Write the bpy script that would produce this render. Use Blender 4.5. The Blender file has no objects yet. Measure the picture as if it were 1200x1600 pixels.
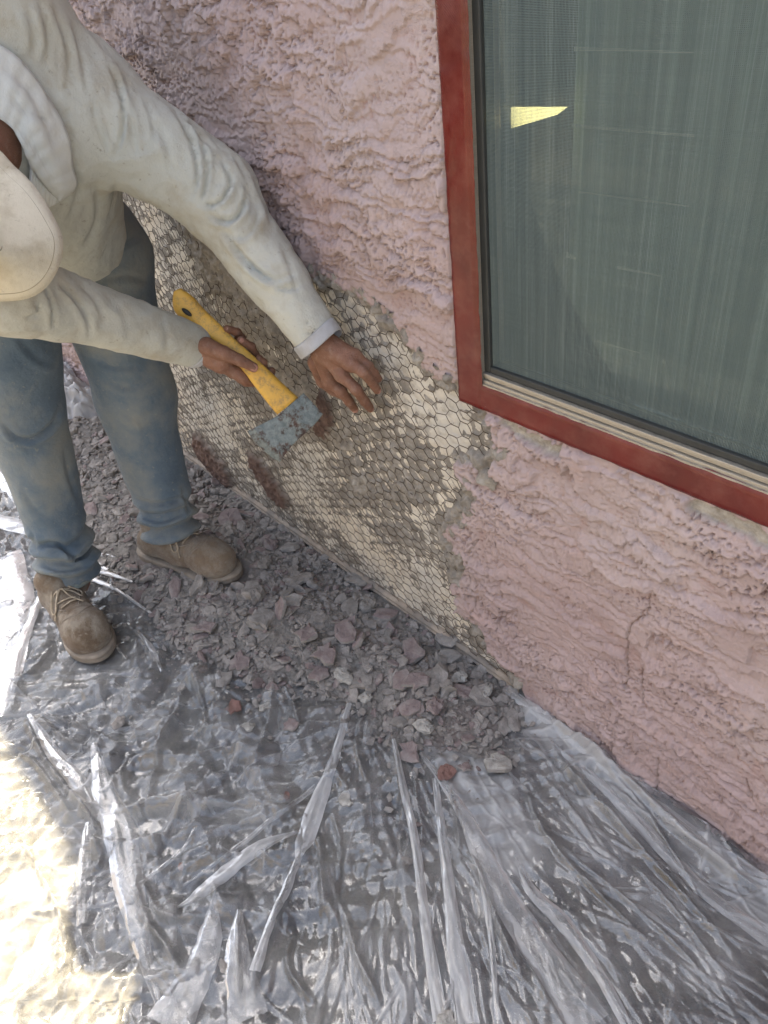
import bpy, math, random
import numpy as np
from mathutils import Vector, Matrix

random.seed(7); rng = np.random.default_rng(7)
S = bpy.context.scene
COL = S.collection
PI = math.pi

# ------------------------------------------------------------------ camera
H, D, F = 1.30, 0.77622, 1155.0                 # height, distance from the wall, focal length (px of a 1200x1600 frame)
_p, _y, _r = math.radians(37.505), math.radians(-53.21), math.radians(-8.311)
CW = np.array([math.sin(_y)*math.cos(_p), math.cos(_y)*math.cos(_p), -math.sin(_p)])
_rr = np.cross(CW, [0, 0, 1.0]); _rr /= np.linalg.norm(_rr); _uu = np.cross(_rr, CW)
CR = math.cos(_r)*_rr + math.sin(_r)*_uu
CU = -math.sin(_r)*_rr + math.cos(_r)*_uu
CP = np.array([0.0, -D, H])
cam_d = bpy.data.cameras.new('camera'); cam = bpy.data.objects.new('camera', cam_d); COL.objects.link(cam)
M = Matrix.Identity(4)
for i in range(3):
    M[i][0] = CR[i]; M[i][1] = CU[i]; M[i][2] = -CW[i]; M[i][3] = CP[i]
cam.matrix_world = M
cam_d.sensor_fit = 'VERTICAL'; cam_d.sensor_height = 24; cam_d.sensor_width = 18
cam_d.lens = F/1600*24; cam_d.clip_start = 0.02; cam_d.clip_end = 2000
S.camera = cam
S.render.resolution_x = 768; S.render.resolution_y = 1024

# ------------------------------------------------------------------ world and sun
SUN = Vector((-0.5, 0.2245, 1.0)).normalized()
W = bpy.data.worlds.new("World"); S.world = W; W.use_nodes = True
nt = W.node_tree
bg = nt.nodes['Background']
sky = nt.nodes.new('ShaderNodeTexSky'); sky.sky_type = 'NISHITA'; sky.sun_disc = False
sky.sun_elevation = math.asin(SUN.z); sky.sun_rotation = math.atan2(SUN.x, SUN.y)
sky.air_density = 1.0; sky.dust_density = 3.0; sky.ozone_density = 0.3
hz_ = nt.nodes.new('ShaderNodeRGBToBW'); nt.links.new(sky.outputs[0], hz_.inputs[0])
hm = nt.nodes.new('ShaderNodeMix'); hm.data_type = 'RGBA'; hm.inputs[0].default_value = .5            # hazy, whitish sky
nt.links.new(sky.outputs[0], hm.inputs[6]); nt.links.new(hz_.outputs[0], hm.inputs[7]); nt.links.new(hm.outputs[2], bg.inputs[0]); bg.inputs[1].default_value = 0.12
sl = bpy.data.lights.new('sun', 'SUN'); sl.energy = 4.2; sl.angle = math.radians(0.6); sl.color = (1.0, 0.84, 0.56)
so = bpy.data.objects.new('sun', sl); COL.objects.link(so); so.rotation_euler = SUN.to_track_quat('Z', 'Y').to_euler()
S.view_settings.view_transform = 'Standard'; S.view_settings.look = 'None'
S.view_settings.exposure = 2.42; S.view_settings.gamma = 1.0

# ------------------------------------------------------------------ helpers: points
def ray(px, py): return CW + (px-600)/F*CR - (py-800)/F*CU
def gp(px, py, z=0.0): d = ray(px, py); return CP + d*((z-H)/d[2])
def wp(px, py, Y=0.0): d = ray(px, py); return CP + d*((Y+D)/d[1])
def xp(px, py, X): d = ray(px, py); return CP + d*(X/d[0])
def plp(px, py, P0, n): d = ray(px, py); return CP + d*(np.dot(np.array(P0)-CP, n)/np.dot(d, n))
def proj(P):
    d = np.asarray(P) - CP; w = d @ CW
    return np.stack([600+F*(d @ CR)/w, 800-F*(d @ CU)/w], -1)
def nrm(v): v = np.asarray(v, float); return v/np.linalg.norm(v)

# ------------------------------------------------------------------ helpers: noise
_G = rng.uniform(0, 2*PI, (256, 256)); _GX = np.cos(_G).astype(np.float32); _GY = np.sin(_G).astype(np.float32)
_V3 = rng.uniform(-1, 1, (64, 64, 64)).astype(np.float32)
def n2(x, y, s=0):
    x = np.asarray(x, dtype=np.float32)+17.3*s; y = np.asarray(y, dtype=np.float32)+9.1*s+3.7
    xi = np.floor(x).astype(np.int32); yi = np.floor(y).astype(np.int32); fx = x-xi; fy = y-yi
    u = fx*fx*fx*(fx*(fx*6-15)+10); v = fy*fy*fy*(fy*(fy*6-15)+10)
    def g(a, b): ia = (xi+a) & 255; ib = (yi+b) & 255; return _GX[ia, ib]*(fx-a)+_GY[ia, ib]*(fy-b)
    a = g(0, 0); a = a+u*(g(1, 0)-a); b = g(0, 1); b = b+u*(g(1, 1)-b)
    return 1.5*(a+v*(b-a))
def fbm(x, y, o=4, s=0, g=.5):
    t = 0; a = 1; k = 1
    for i in range(o): t = t+a*n2(x*k, y*k, s+i*3.1); a *= g; k *= 2.03
    return t
def ridge(x, y, o=3, s=0, g=.5):
    t = 0; a = 1; k = 1
    for i in range(o): t = t+a*(1-2*np.abs(n2(x*k, y*k, s+i*5.3))); a *= g; k *= 2.1
    return t
def n3(P, s=0):
    P = P+s*7.31; I = np.floor(P).astype(np.int32); f = P-I; f = f*f*(3-2*f); I &= 63
    J = (I+1) & 63; r = 0
    for a in (0, 1):
        for b in (0, 1):
            for c in (0, 1):
                w = (f[..., 0] if a else 1-f[..., 0])*(f[..., 1] if b else 1-f[..., 1])*(f[..., 2] if c else 1-f[..., 2])
                r = r+w*_V3[(J if a else I)[..., 0], (J if b else I)[..., 1], (J if c else I)[..., 2]]
    return r
def ss(a, b, x): t = np.clip((x-a)/(b-a), 0, 1); return t*t*(3-2*t)
def seg_dist(x, y, pts, closed=False):
    pts = np.asarray(pts, float); best = np.full(x.shape, 1e9, np.float32); side = np.zeros(x.shape, np.float32); par = np.zeros(x.shape, np.float32)
    L = 0; n = len(pts)
    for i in range(n if closed else n-1):
        a = pts[i]; b = pts[(i+1) % n]; e = b-a; l = np.hypot(*e)+1e-9
        t = np.clip(((x-a[0])*e[0]+(y-a[1])*e[1])/l**2, 0, 1)
        dx = x-a[0]-t*e[0]; dy = y-a[1]-t*e[1]; d = np.hypot(dx, dy)
        m = d < best; best = np.where(m, d, best)
        side = np.where(m, np.sign(e[0]*dy-e[1]*dx), side); par = np.where(m, L+t*l, par); L += l
    return best, side, par/L
def poly_sd(x, y, pts):
    d, _, _ = seg_dist(x, y, pts, True); ins = np.zeros(x.shape, bool); n = len(pts)
    for i in range(n):
        a = pts[i]; b = pts[(i+1) % n]
        c = ((a[1] > y) != (b[1] > y)) & (x < (b[0]-a[0])*(y-a[1])/(b[1]-a[1]+1e-12)+a[0])
        ins ^= c
    return np.where(ins, -d, d)

# ------------------------------------------------------------------ helpers: meshes and objects
def mk(name, V, Fc, mats, parent=None, attrs=None, smooth=True, mi=None):
    me = bpy.data.meshes.new(name)
    V = np.asarray(V, np.float32)
    if isinstance(Fc, np.ndarray):
        nf, k = Fc.shape
        me.vertices.add(len(V)); me.vertices.foreach_set('co', V.ravel())
        me.loops.add(nf*k); me.loops.foreach_set('vertex_index', Fc.astype(np.int32).ravel())
        me.polygons.add(nf); me.polygons.foreach_set('loop_start', np.arange(0, nf*k, k, dtype=np.int32))
        me.update(calc_edges=True)
    else:
        me.from_pydata([tuple(v) for v in V.tolist()], [], Fc)
    me.validate()
    for m in (mats if isinstance(mats, (list, tuple)) else [mats]): me.materials.append(m)
    if smooth: me.polygons.foreach_set('use_smooth', np.ones(len(me.polygons), bool))
    if mi is not None: me.polygons.foreach_set('material_index', np.asarray(mi, np.int32))
    for k, a in (attrs or {}).items():
        at = me.attributes.new(k, 'FLOAT', 'POINT'); at.data.foreach_set('value', np.asarray(a, np.float32).ravel())
    me.update()
    o = bpy.data.objects.new(name, me); COL.objects.link(o)
    if parent: o.parent = parent
    return o
def tag(o, label=None, cat=None, group=None, kind=None):
    if label: o['label'] = label
    if cat: o['category'] = cat
    if group: o['group'] = group
    if kind: o['kind'] = kind
    return o
def empty(name, label, cat, group=None):
    o = bpy.data.objects.new(name, None); COL.objects.link(o); o.empty_display_size = .1
    return tag(o, label, cat, group)
def grid_faces(nx, ny, keep=None):
    i = np.arange(nx-1)[:, None]; j = np.arange(ny-1)[None, :]; a = i*ny+j
    Fq = np.stack([a, a+ny, a+ny+1, a+1], -1)
    return Fq[keep] if keep is not None else Fq.reshape(-1, 4)
def compact(V, Fq, attrs=None):
    u, inv = np.unique(Fq, return_inverse=True)
    return V[u], inv.reshape(Fq.shape), {k: np.asarray(a).ravel()[u] for k, a in (attrs or {}).items()}
def axis_pts(a, b, f):                         # non-uniform samples: f(pos) gives the spacing
    r = [a]
    while r[-1] < b: r.append(r[-1]+f(r[-1]))
    return np.array(r)
def tube(path, r, seg=8, caps=True, flat=1.0, up=None):
    P = np.asarray(path, float); n = len(P); R = np.full(n, r) if np.isscalar(r) else np.asarray(r)
    T = np.gradient(P, axis=0); T /= np.linalg.norm(T, axis=1)[:, None]+1e-12
    u = np.asarray(up, float) if up is not None else (np.array([0, 0, 1.]) if abs(T[0][2]) < .9 else np.array([1., 0, 0]))
    V = []
    for i in range(n):
        a = u-np.dot(u, T[i])*T[i]; a /= np.linalg.norm(a); b = np.cross(T[i], a); u = a
        for k in range(seg):
            th = 2*PI*k/seg; V.append(P[i]+R[i]*(math.cos(th)*a*flat+math.sin(th)*b))
    Fc = [[i*seg+k, i*seg+(k+1) % seg, (i+1)*seg+(k+1) % seg, (i+1)*seg+k] for i in range(n-1) for k in range(seg)]
    if caps: Fc += [list(range(seg))[::-1], [(n-1)*seg+k for k in range(seg)]]
    return np.array(V), Fc
def spline(pts, n=8):
    P = np.asarray(pts, float); P = np.vstack([2*P[0]-P[1], P, 2*P[-1]-P[-2]]); o = []
    for i in range(1, len(P)-2):
        for t in np.linspace(0, 1, n, endpoint=False):
            a, b, c, d = P[i-1:i+3]
            o.append(.5*((2*b)+(c-a)*t+(2*a-5*b+4*c-d)*t*t+(-a+3*b-3*c+d)*t**3))
    o.append(P[-2]); return np.array(o)
def box(lo, hi):
    (a, b, c), (d, e, f) = lo, hi
    V = [(a, b, c), (d, b, c), (d, e, c), (a, e, c), (a, b, f), (d, b, f), (d, e, f), (a, e, f)]
    return np.array(V, float), [[0, 3, 2, 1], [4, 5, 6, 7], [0, 1, 5, 4], [1, 2, 6, 5], [2, 3, 7, 6], [3, 0, 4, 7]]
def join(parts):
    V = []; Fc = []; n = 0
    for v, f in parts:
        V.append(np.asarray(v)); Fc += [[i+n for i in q] for q in (f.tolist() if isinstance(f, np.ndarray) else f)]; n += len(v)
    return np.vstack(V), Fc
def bevel(o, w=.003, s=2):
    m = o.modifiers.new('bevel', 'BEVEL'); m.width = w; m.segments = s; m.limit_method = 'ANGLE'
    return o

# signed-distance modelling: sample on a grid, extract with surface nets
def capsule(P, a, b, ra, rb, sc=None):
    a = np.asarray(a, float); b = np.asarray(b, float); e = b-a
    t = np.clip(((P-a) @ e)/(e @ e+1e-12), 0, 1)
    q = P-a-t[..., None]*e
    if sc is not None:                          # (axis, factor): flatten along a direction
        ax, k = sc; ax = nrm(ax); c = q @ ax; q = q+(c*(1/k-1))[..., None]*ax
    return np.linalg.norm(q, axis=-1)-(ra+t*(rb-ra))
def smin(a, b, k):
    h = np.clip(.5+.5*(b-a)/k, 0, 1); return b+h*(a-b)-k*h*(1-h)
def surfnet(fn, lo, hi, h):
    lo = np.asarray(lo, float); n = np.ceil((np.asarray(hi)-lo)/h).astype(int)+1
    ax = [lo[i]+h*np.arange(n[i]) for i in range(3)]
    v = np.empty(n, np.float32)
    for i0 in range(0, n[0], 24):
        G = np.stack(np.meshgrid(ax[0][i0:i0+24], ax[1], ax[2], indexing='ij'), -1); v[i0:i0+24] = fn(G)
    ins = v < 0; cs = tuple(k-1 for k in n)
    acc = np.zeros(cs+(3,), np.float32); cnt = np.zeros(cs, np.int32)
    for axn in range(3):
        sl0 = [slice(None)]*3; sl1 = [slice(None)]*3; sl0[axn] = slice(0, -1); sl1[axn] = slice(1, None)
        A, B = v[tuple(sl0)], v[tuple(sl1)]; I = np.argwhere((A < 0) != (B < 0))
        av, bv = A[tuple(I.T)], B[tuple(I.T)]; t = av/(av-bv); X = I.astype(np.float32); X[:, axn] += t
        o1, o2 = [k for k in range(3) if k != axn]
        for d1 in (0, -1):
            for d2 in (0, -1):
                C = I.copy(); C[:, o1] += d1; C[:, o2] += d2
                ok = ((C >= 0) & (C < np.array(cs))).all(1)
                np.add.at(acc, tuple(C[ok].T), X[ok]); np.add.at(cnt, tuple(C[ok].T), 1)
    m = cnt > 0; idx = np.full(cs, -1, np.int32); idx[m] = np.arange(m.sum()); V = acc[m]/cnt[m][:, None]*h+lo
    Q = []
    for axn in range(3):
        sl0 = [slice(None)]*3; sl1 = [slice(None)]*3; sl0[axn] = slice(0, -1); sl1[axn] = slice(1, None)
        A, B = ins[tuple(sl0)], ins[tuple(sl1)]; I = np.argwhere(A != B); fl = A[tuple(I.T)]
        o1, o2 = (axn+1) % 3, (axn+2) % 3
        ok = (I[:, o1] > 0) & (I[:, o2] > 0) & (I[:, o1] < cs[o1]) & (I[:, o2] < cs[o2]); I = I[ok]; fl = fl[ok]
        def c(d1, d2): C = I.copy(); C[:, o1] += d1; C[:, o2] += d2; return idx[tuple(C.T)]
        q = np.stack([c(-1, -1), c(0, -1), c(0, 0), c(-1, 0)], 1); q[~fl] = q[~fl][:, ::-1]; Q.append(q)
    return V.astype(np.float64), np.vstack(Q)
def vnormals(V, Q):
    e = np.cross(V[Q[:, 2]]-V[Q[:, 0]], V[Q[:, 3]]-V[Q[:, 1]]); N = np.zeros_like(V)
    for k in range(4): np.add.at(N, Q[:, k], e)
    return N/(np.linalg.norm(N, axis=1)[:, None]+1e-12)
def creases(V, N, lines):
    """real folds pressed into the cloth along lines traced on its visible side: (points, width px, depth mm, fade)"""
    p = proj(V); f = ss(0.0, .35, ((CP-V)/np.linalg.norm(CP-V, axis=1)[:, None]*N).sum(1)); d = np.zeros(len(V))
    for L in lines:
        pts, w, dep = L[:3]; pts = spline(pts, 5); lo = pts.min(0)-w*5; hi = pts.max(0)+w*5
        m = ((p > lo) & (p < hi)).all(1); s, sd, t = seg_dist(p[m, 0], p[m, 1], pts); s = s*sd
        env = ss(0, .25, t)*ss(0, .3, 1-t)*.9+.1*(ss(0, .02, t)*ss(0, .02, 1-t))
        d[m] += dep*.001*env*(-1.0*np.exp(-(s/w)**2)+.75*np.exp(-((s-2.0*w)/(1.4*w))**2)+.25*np.exp(-((s+2.4*w)/(1.6*w))**2))
    return V+N*(d*f)[:, None]

# ------------------------------------------------------------------ materials
def mat(name):
    m = bpy.data.materials.new(name); m.use_nodes = True; t = m.node_tree
    return m, t, t.nodes['Principled BSDF'], t.nodes['Material Output']
class NB:
    def __init__(s, t): s.t = t; s.co = t.nodes.new('ShaderNodeTexCoord').outputs['Object']
    def lk(s, a, b): s.t.links.new(a, b)
    def noise(s, scale, detail=4, rough=.55, vec=None, st=None, dist=0):
        n = s.t.nodes.new('ShaderNodeTexNoise'); n.inputs['Scale'].default_value = scale; n.inputs['Detail'].default_value = detail
        n.inputs['Roughness'].default_value = rough; n.inputs['Distortion'].default_value = dist
        v = vec or s.co
        if st:
            mp = s.t.nodes.new('ShaderNodeMapping'); mp.inputs['Scale'].default_value = st; s.lk(v, mp.inputs[0]); v = mp.outputs[0]
        s.lk(v, n.inputs['Vector']); return n.outputs['Fac']
    def vor(s, scale, feature='F1', st=None):
        n = s.t.nodes.new('ShaderNodeTexVoronoi'); n.feature = feature; n.inputs['Scale'].default_value = scale; v = s.co
        if st:
            mp = s.t.nodes.new('ShaderNodeMapping'); mp.inputs['Scale'].default_value = st; s.lk(v, mp.inputs[0]); v = mp.outputs[0]
        s.lk(v, n.inputs['Vector']); return n.outputs['Distance']
    def ramp(s, fac, stops):
        n = s.t.nodes.new('ShaderNodeValToRGB'); e = n.color_ramp.elements
        while len(e) < len(stops): e.new(.5)
        for k, (p, c) in enumerate(stops): e[k].position = p; e[k].color = (*c, 1) if len(c) == 3 else c
        s.lk(fac, n.inputs[0]); return n.outputs[0]
    def rng(s, fac, a, b, c=0., d=1.):
        n = s.t.nodes.new('ShaderNodeMapRange'); n.inputs[1].default_value = a; n.inputs[2].default_value = b
        n.inputs[3].default_value = c; n.inputs[4].default_value = d; s.lk(fac, n.inputs[0]); return n.outputs[0]
    def mix(s, fac, a, b, mode='MIX'):
        n = s.t.nodes.new('ShaderNodeMix'); n.data_type = 'RGBA'; n.blend_type = mode
        for v, k in ((fac, 0), (a, 6), (b, 7)):
            if isinstance(v, (int, float)): n.inputs[k].default_value = v
            elif isinstance(v, tuple): n.inputs[k].default_value = (*v, 1)
            else: s.lk(v, n.inputs[k])
        return n.outputs[2]
    def math(s, op, a, b=0.):
        n = s.t.nodes.new('ShaderNodeMath'); n.operation = op
        for v, k in ((a, 0), (b, 1)):
            if isinstance(v, (int, float)): n.inputs[k].default_value = v
            else: s.lk(v, n.inputs[k])
        return n.outputs[0]
    def attr(s, name):
        n = s.t.nodes.new('ShaderNodeAttribute'); n.attribute_name = name; return n.outputs['Fac']
    def bump(s, h, dist=.001, strength=1., normal=None):
        n = s.t.nodes.new('ShaderNodeBump'); n.inputs['Distance'].default_value = dist; n.inputs['Strength'].default_value = strength
        s.lk(h, n.inputs['Height'])
        if normal: s.lk(normal, n.inputs['Normal'])
        return n.outputs[0]
def simple(name, col, rough=.8, var=.15, scale=30, bump=0., bscale=200, metal=0., spec=None, dirt=None):
    m, t, b, o = mat(name); n = NB(t)
    c2 = tuple(max(0, x*(1-var)) for x in col); c3 = tuple(min(1, x*(1+var)) for x in col)
    c = n.ramp(n.noise(scale), [(.3, c2), (.7, c3)])
    if dirt: c = n.mix(n.rng(n.noise(dirt[1], 5, .65), dirt[2], dirt[3]), c, dirt[0])
    n.lk(c, b.inputs['Base Color']); b.inputs['Roughness'].default_value = rough; b.inputs['Metallic'].default_value = metal
    if spec is not None: b.inputs['Specular IOR Level'].default_value = spec
    if bump: n.lk(n.bump(n.noise(bscale, 5, .6), bump), b.inputs['Normal'])
    return m

# pink painted stucco; bare cement where it is broken (attribute 'bare')
m_stucco, t, b, o = mat('pink_stucco'); n = NB(t)
c = n.ramp(n.noise(5, 6, .6), [(.3, (.345, .256, .244)), (.7, (.43, .331, .317))])
c = n.mix(n.rng(n.noise(2.2, 4, .5), .42, .72, 0, .7), c, (.465, .395, .37))            # dust film
c = n.mix(n.rng(n.attr('hgt'), .12, -.5, 0, .5), c, (.33, .21, .19))                   # darker, redder tone in the low pores
c = n.mix(n.rng(n.noise(14, 6, .7, st=(1, 1, 3)), .55, .72, 0, .35), c, (.50, .33, .27))
g = n.ramp(n.noise(60, 5, .7), [(.3, (.20, .18, .15)), (.7, (.44, .41, .35))])
c = n.mix(n.attr('bare'), c, g)
n.lk(c, b.inputs['Base Color']); b.inputs['Roughness'].default_value = .72; b.inputs['Specular IOR Level'].default_value = .3
hb = n.math('ADD', n.noise(260, 4, .6, st=(.6, 1, 1.5)), n.math('MULTIPLY', n.noise(900, 2, .6), .4))
ed = n.math('ADD', n.noise(1, 5, .62, st=(24, 24, 62), dist=.5), n.math('MULTIPLY', n.noise(1, 3, .6, st=(260, 260, 120)), .22))
led = n.math('ADD', n.rng(ed, .61, .635), n.math('MULTIPLY', n.rng(ed, .69, .71), .8))
n1 = n.bump(hb, .0006)
n.lk(n.bump(n.math('MULTIPLY', led, n.math('SUBTRACT', 1., n.attr('bare'))), .0004, 1., n1), b.inputs['Normal'])
m_paint = simple('pink_paint', (.50, .35, .33), .75, .1, 6, .003, 60)
m_cement = simple('grey_cement', (.25, .235, .21), .95, .35, 50, .0025, 250)
m_paper, t, b, o = mat('building_paper'); n = NB(t)
c = n.ramp(n.noise(9, 6, .6), [(.3, (.66, .58, .46)), (.72, (.84, .78, .66))])
c = n.mix(n.rng(n.noise(55, 5, .7), .52, .7, 0, .8), c, (.42, .35, .27))
c = n.mix(n.rng(n.noise(4, 5, .6), .42, .62, 0, .8), c, (.60, .58, .53))
c = n.mix(n.rng(n.noise(26, 6, .75), .50, .62, 0, .75), c, (.38, .35, .30))
n.lk(c, b.inputs['Base Color']); b.inputs['Roughness'].default_value = .8; n.lk(n.bump(n.noise(180, 5, .7), .0025), b.inputs['Normal'])
m_mortar, t, b, o = mat('mortar_residue'); n = NB(t)
c = n.ramp(n.noise(28, 7, .7), [(.28, (.17, .15, .125)), (.5, (.31, .28, .24)), (.72, (.47, .44, .39))])
c = n.mix(n.attr('red'), c, n.ramp(n.noise(45, 5, .7), [(.35, (.085, .05, .04)), (.65, (.19, .125, .10))]))
n.lk(c, b.inputs['Base Color']); b.inputs['Roughness'].default_value = .95; n.lk(n.bump(n.noise(420, 5, .7), .003), b.inputs['Normal'])
m_wire = simple('rusted_wire', (.10, .075, .055), .8, .4, 80, metal=.1)
m_screed = simple('weathered_screed', (.33, .27, .21), .8, .35, 25, .001, 300, dirt=((.20, .18, .16), 12, .45, .65))

# red masking tape
m_tape, t, b, o = mat('red_masking_tape'); n = NB(t)
c = n.mix(n.rng(n.noise(7, 3), .35, .7), (.09, .007, .005), (.145, .012, .008))
c = n.mix(n.rng(n.noise(20, 5, .7), .45, .75, 0, .25), c, (.30, .12, .09))
n.lk(c, b.inputs['Base Color']); b.inputs['Roughness'].default_value = .2
wv = t.nodes.new('ShaderNodeTexWave'); wv.bands_direction = 'DIAGONAL'; wv.inputs['Scale'].default_value = 170; wv.inputs['Distortion'].default_value = 2; n.lk(n.co, wv.inputs['Vector'])
hb = n.math('ADD', n.math('MULTIPLY', wv.outputs['Fac'], .12), n.math('MULTIPLY', n.noise(16, 2, .5, st=(1, 1, 1)), 1.8))
n.lk(n.bump(hb, .0012), b.inputs['Normal'])
m_alu, t, b, o = mat('aluminium_rail'); n = NB(t)
n.lk(n.ramp(n.noise(40, 4, .6, st=(1, 1, 30)), [(.3, (.30, .27, .22)), (.7, (.48, .44, .37))]), b.inputs['Base Color']); b.inputs['Metallic'].default_value = .55; b.inputs['Roughness'].default_value = .45
m_gasket = simple('dark_gasket', (.03, .032, .03), .6)
# woven solar screen
m_screen, t, b, o = mat('woven_screen'); n = NB(t)
st = n.math('ADD', n.math('MULTIPLY', n.noise(1, 5, .75, st=(110, 1, 1.2)), 1.0), n.math('MULTIPLY', n.noise(1, 3, .6, st=(300, 1, 4)), .45))
st = n.math('ADD', st, n.math('MULTIPLY', n.noise(1, 3, .6, st=(5, 1, 380)), .25))
c = n.ramp(st, [(.50, (.092, .122, .118)), (.86, (.130, .168, .161)), (1.02, (.18, .225, .213))])
n.lk(c, b.inputs['Base Color']); b.inputs['Roughness'].default_value = .75
def wave(dirn, sc):
    w = t.nodes.new('ShaderNodeTexWave'); w.bands_direction = dirn; w.inputs['Scale'].default_value = sc; n.lk(n.co, w.inputs['Vector']); return w.outputs['Fac']
wf = n.math('MAXIMUM', wave('X', 165), wave('Z', 205))
n.lk(n.bump(wf, .0008), b.inputs['Normal'])
tr = t.nodes.new('ShaderNodeBsdfTransparent'); ms = t.nodes.new('ShaderNodeMixShader')
n.lk(n.rng(wf, .35, .8, .28, .86), ms.inputs[0]); n.lk(tr.outputs[0], ms.inputs[1]); n.lk(b.outputs[0], ms.inputs[2]); n.lk(ms.outputs[0], o.inputs[0])
m_glass, t, b, o = mat('window_glass')
b.inputs['Base Color'].default_value = (.8, .9, .85, 1); b.inputs['Roughness'].default_value = .02
tr = t.nodes.new('ShaderNodeBsdfTransparent'); gl = t.nodes.new('ShaderNodeBsdfGlossy'); gl.inputs['Roughness'].default_value = .02; ms = t.nodes.new('ShaderNodeMixShader')
fr = t.nodes.new('ShaderNodeFresnel'); t.links.new(fr.outputs[0], ms.inputs[0]); tr.inputs[0].default_value = (.86, .93, .9, 1)
t.links.new(tr.outputs[0], ms.inputs[1]); t.links.new(gl.outputs[0], ms.inputs[2]); t.links.new(ms.outputs[0], o.inputs[0])
m_curtain, t, b, o = mat('curtain_cloth'); n = NB(t)
n.lk(n.ramp(n.noise(1, 5, .7, st=(45, 1, 1)), [(.35, (.24, .31, .28)), (.65, (.40, .49, .44))]), b.inputs['Base Color']); b.inputs['Roughness'].default_value = .9
m_room = simple('room_wall', (.14, .145, .13), .9)
m_glow = bpy.data.materials.new('glowing_reflection'); m_glow.use_nodes = True
bb = m_glow.node_tree.nodes['Principled BSDF']; bb.inputs['Base Color'].default_value = (.8, .7, .4, 1); bb.inputs['Emission Color'].default_value = (1.0, .78, .34, 1); bb.inputs['Emission Strength'].default_value = .9

# ground
m_paver, t, b, o = mat('dark_paver'); n = NB(t)
c = n.ramp(n.noise(14, 6, .7), [(.3, (.035, .036, .040)), (.7, (.11, .11, .115))])
c = n.mix(n.rng(n.noise(5, 7, .7), .44, .64, 0, .85), c, (.25, .242, .212))
n.lk(c, b.inputs['Base Color']); b.inputs['Roughness'].default_value = .9; n.lk(n.bump(n.noise(300, 5, .7), .002), b.inputs['Normal'])
m_yard = simple('yard_concrete', (.22, .195, .16), .95, .2, 3, .003, 80)
m_rub, t, b, o = mat('stucco_rubble'); n = NB(t)
c = n.ramp(n.noise(35, 6, .7), [(.28, (.16, .146, .132)), (.5, (.275, .252, .23)), (.72, (.41, .38, .35))])
oi = t.nodes.new('ShaderNodeObjectInfo'); c = n.mix(n.rng(oi.outputs['Random'], 0, 1, 0, .45), c, (.22, .205, .182))
n.lk(c, b.inputs['Base Color']); b.inputs['Roughness'].default_value = .95; n.lk(n.bump(n.noise(260, 5, .75), .0022), b.inputs['Normal'])
m_rubpink, t, b, o = mat('dusty_pink_face'); n = NB(t)
c = n.ramp(n.noise(30, 6, .7), [(.3, (.16, .12, .114)), (.5, (.24, .192, .182)), (.7, (.31, .282, .26))])
n.lk(c, b.inputs['Base Color']); b.inputs['Roughness'].default_value = .9; n.lk(n.bump(n.noise(160, 5, .7), .0025), b.inputs['Normal'])
m_rubred = simple('reddish_chip', (.21, .12, .10), .9, .3, 40, .002, 200)
m_rubwhite = simple('pale_stone', (.34, .325, .295), .95, .35, 60, .003, 180)
m_dust, t, b, o = mat('cement_dust'); n = NB(t)
c = n.ramp(n.noise(22, 8, .75), [(.28, (.16, .148, .13)), (.5, (.26, .243, .22)), (.75, (.39, .368, .335))])
c = n.mix(n.rng(n.noise(7, 4), .56, .7, 0, .5), c, (.27, .20, .185))
n.lk(c, b.inputs['Base Color']); b.inputs['Roughness'].default_value = 1.; n.lk(n.bump(n.noise(230, 7, .8), .007), b.inputs['Normal'])

# clear plastic sheeting; 'milk' whitens it: doubled film, plus painted-in crease glints and sunlight
def plastic(name, dustf, rough=.14, f0=.045, f1=.9):
    m, t, b, o = mat(name); n = NB(t)
    lw = t.nodes.new('ShaderNodeLayerWeight'); lw.inputs[0].default_value = .30
    hb = n.math('ADD', n.math('MULTIPLY', n.noise(26, 3, .5, dist=1.5), 1.0), n.math('MULTIPLY', n.vor(75, 'F1'), .35))
    nn = n.bump(hb, .0011, .8)
    n.lk(nn, lw.inputs[1])
    gl = t.nodes.new('ShaderNodeBsdfGlossy'); gl.inputs['Roughness'].default_value = rough; n.lk(nn, gl.inputs['Normal']); gl.inputs[0].default_value = (1, 1, 1, 1)
    tr = t.nodes.new('ShaderNodeBsdfTransparent'); tr.inputs[0].default_value = (.97, .97, .97, 1)
    m1 = t.nodes.new('ShaderNodeMixShader'); n.lk(n.rng(lw.outputs['Fresnel'], 0, 1, f0, f1), m1.inputs[0]); n.lk(tr.outputs[0], m1.inputs[1]); n.lk(gl.outputs[0], m1.inputs[2])
    df = t.nodes.new('ShaderNodeBsdfDiffuse'); df.inputs[0].default_value = (.74, .74, .73, 1)
    tl = t.nodes.new('ShaderNodeBsdfTranslucent'); tl.inputs[0].default_value = (.7, .7, .7, 1)
    ad = t.nodes.new('ShaderNodeMixShader'); ad.inputs[0].default_value = .3; n.lk(df.outputs[0], ad.inputs[1]); n.lk(tl.outputs[0], ad.inputs[2])
    dust = n.math('MULTIPLY', n.rng(n.noise(6, 6, .7), .4, .75), dustf)
    sp = n.math('MULTIPLY', n.rng(n.noise(420, 2, .5), .70, .78), .5)
    mk_ = n.math('MINIMUM', n.math('ADD', n.math('ADD', n.attr('milk'), dust), sp), .92)
    m2 = t.nodes.new('ShaderNodeMixShader'); n.lk(mk_, m2.inputs[0]); n.lk(m1.outputs[0], m2.inputs[1]); n.lk(ad.outputs[0], m2.inputs[2])
    n.lk(m2.outputs[0], o.inputs[0]); return m
m_plastic = plastic('clear_plastic_film', .26)
m_pleat = plastic('doubled_plastic_film', .16, .26, .03, .55)

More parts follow.
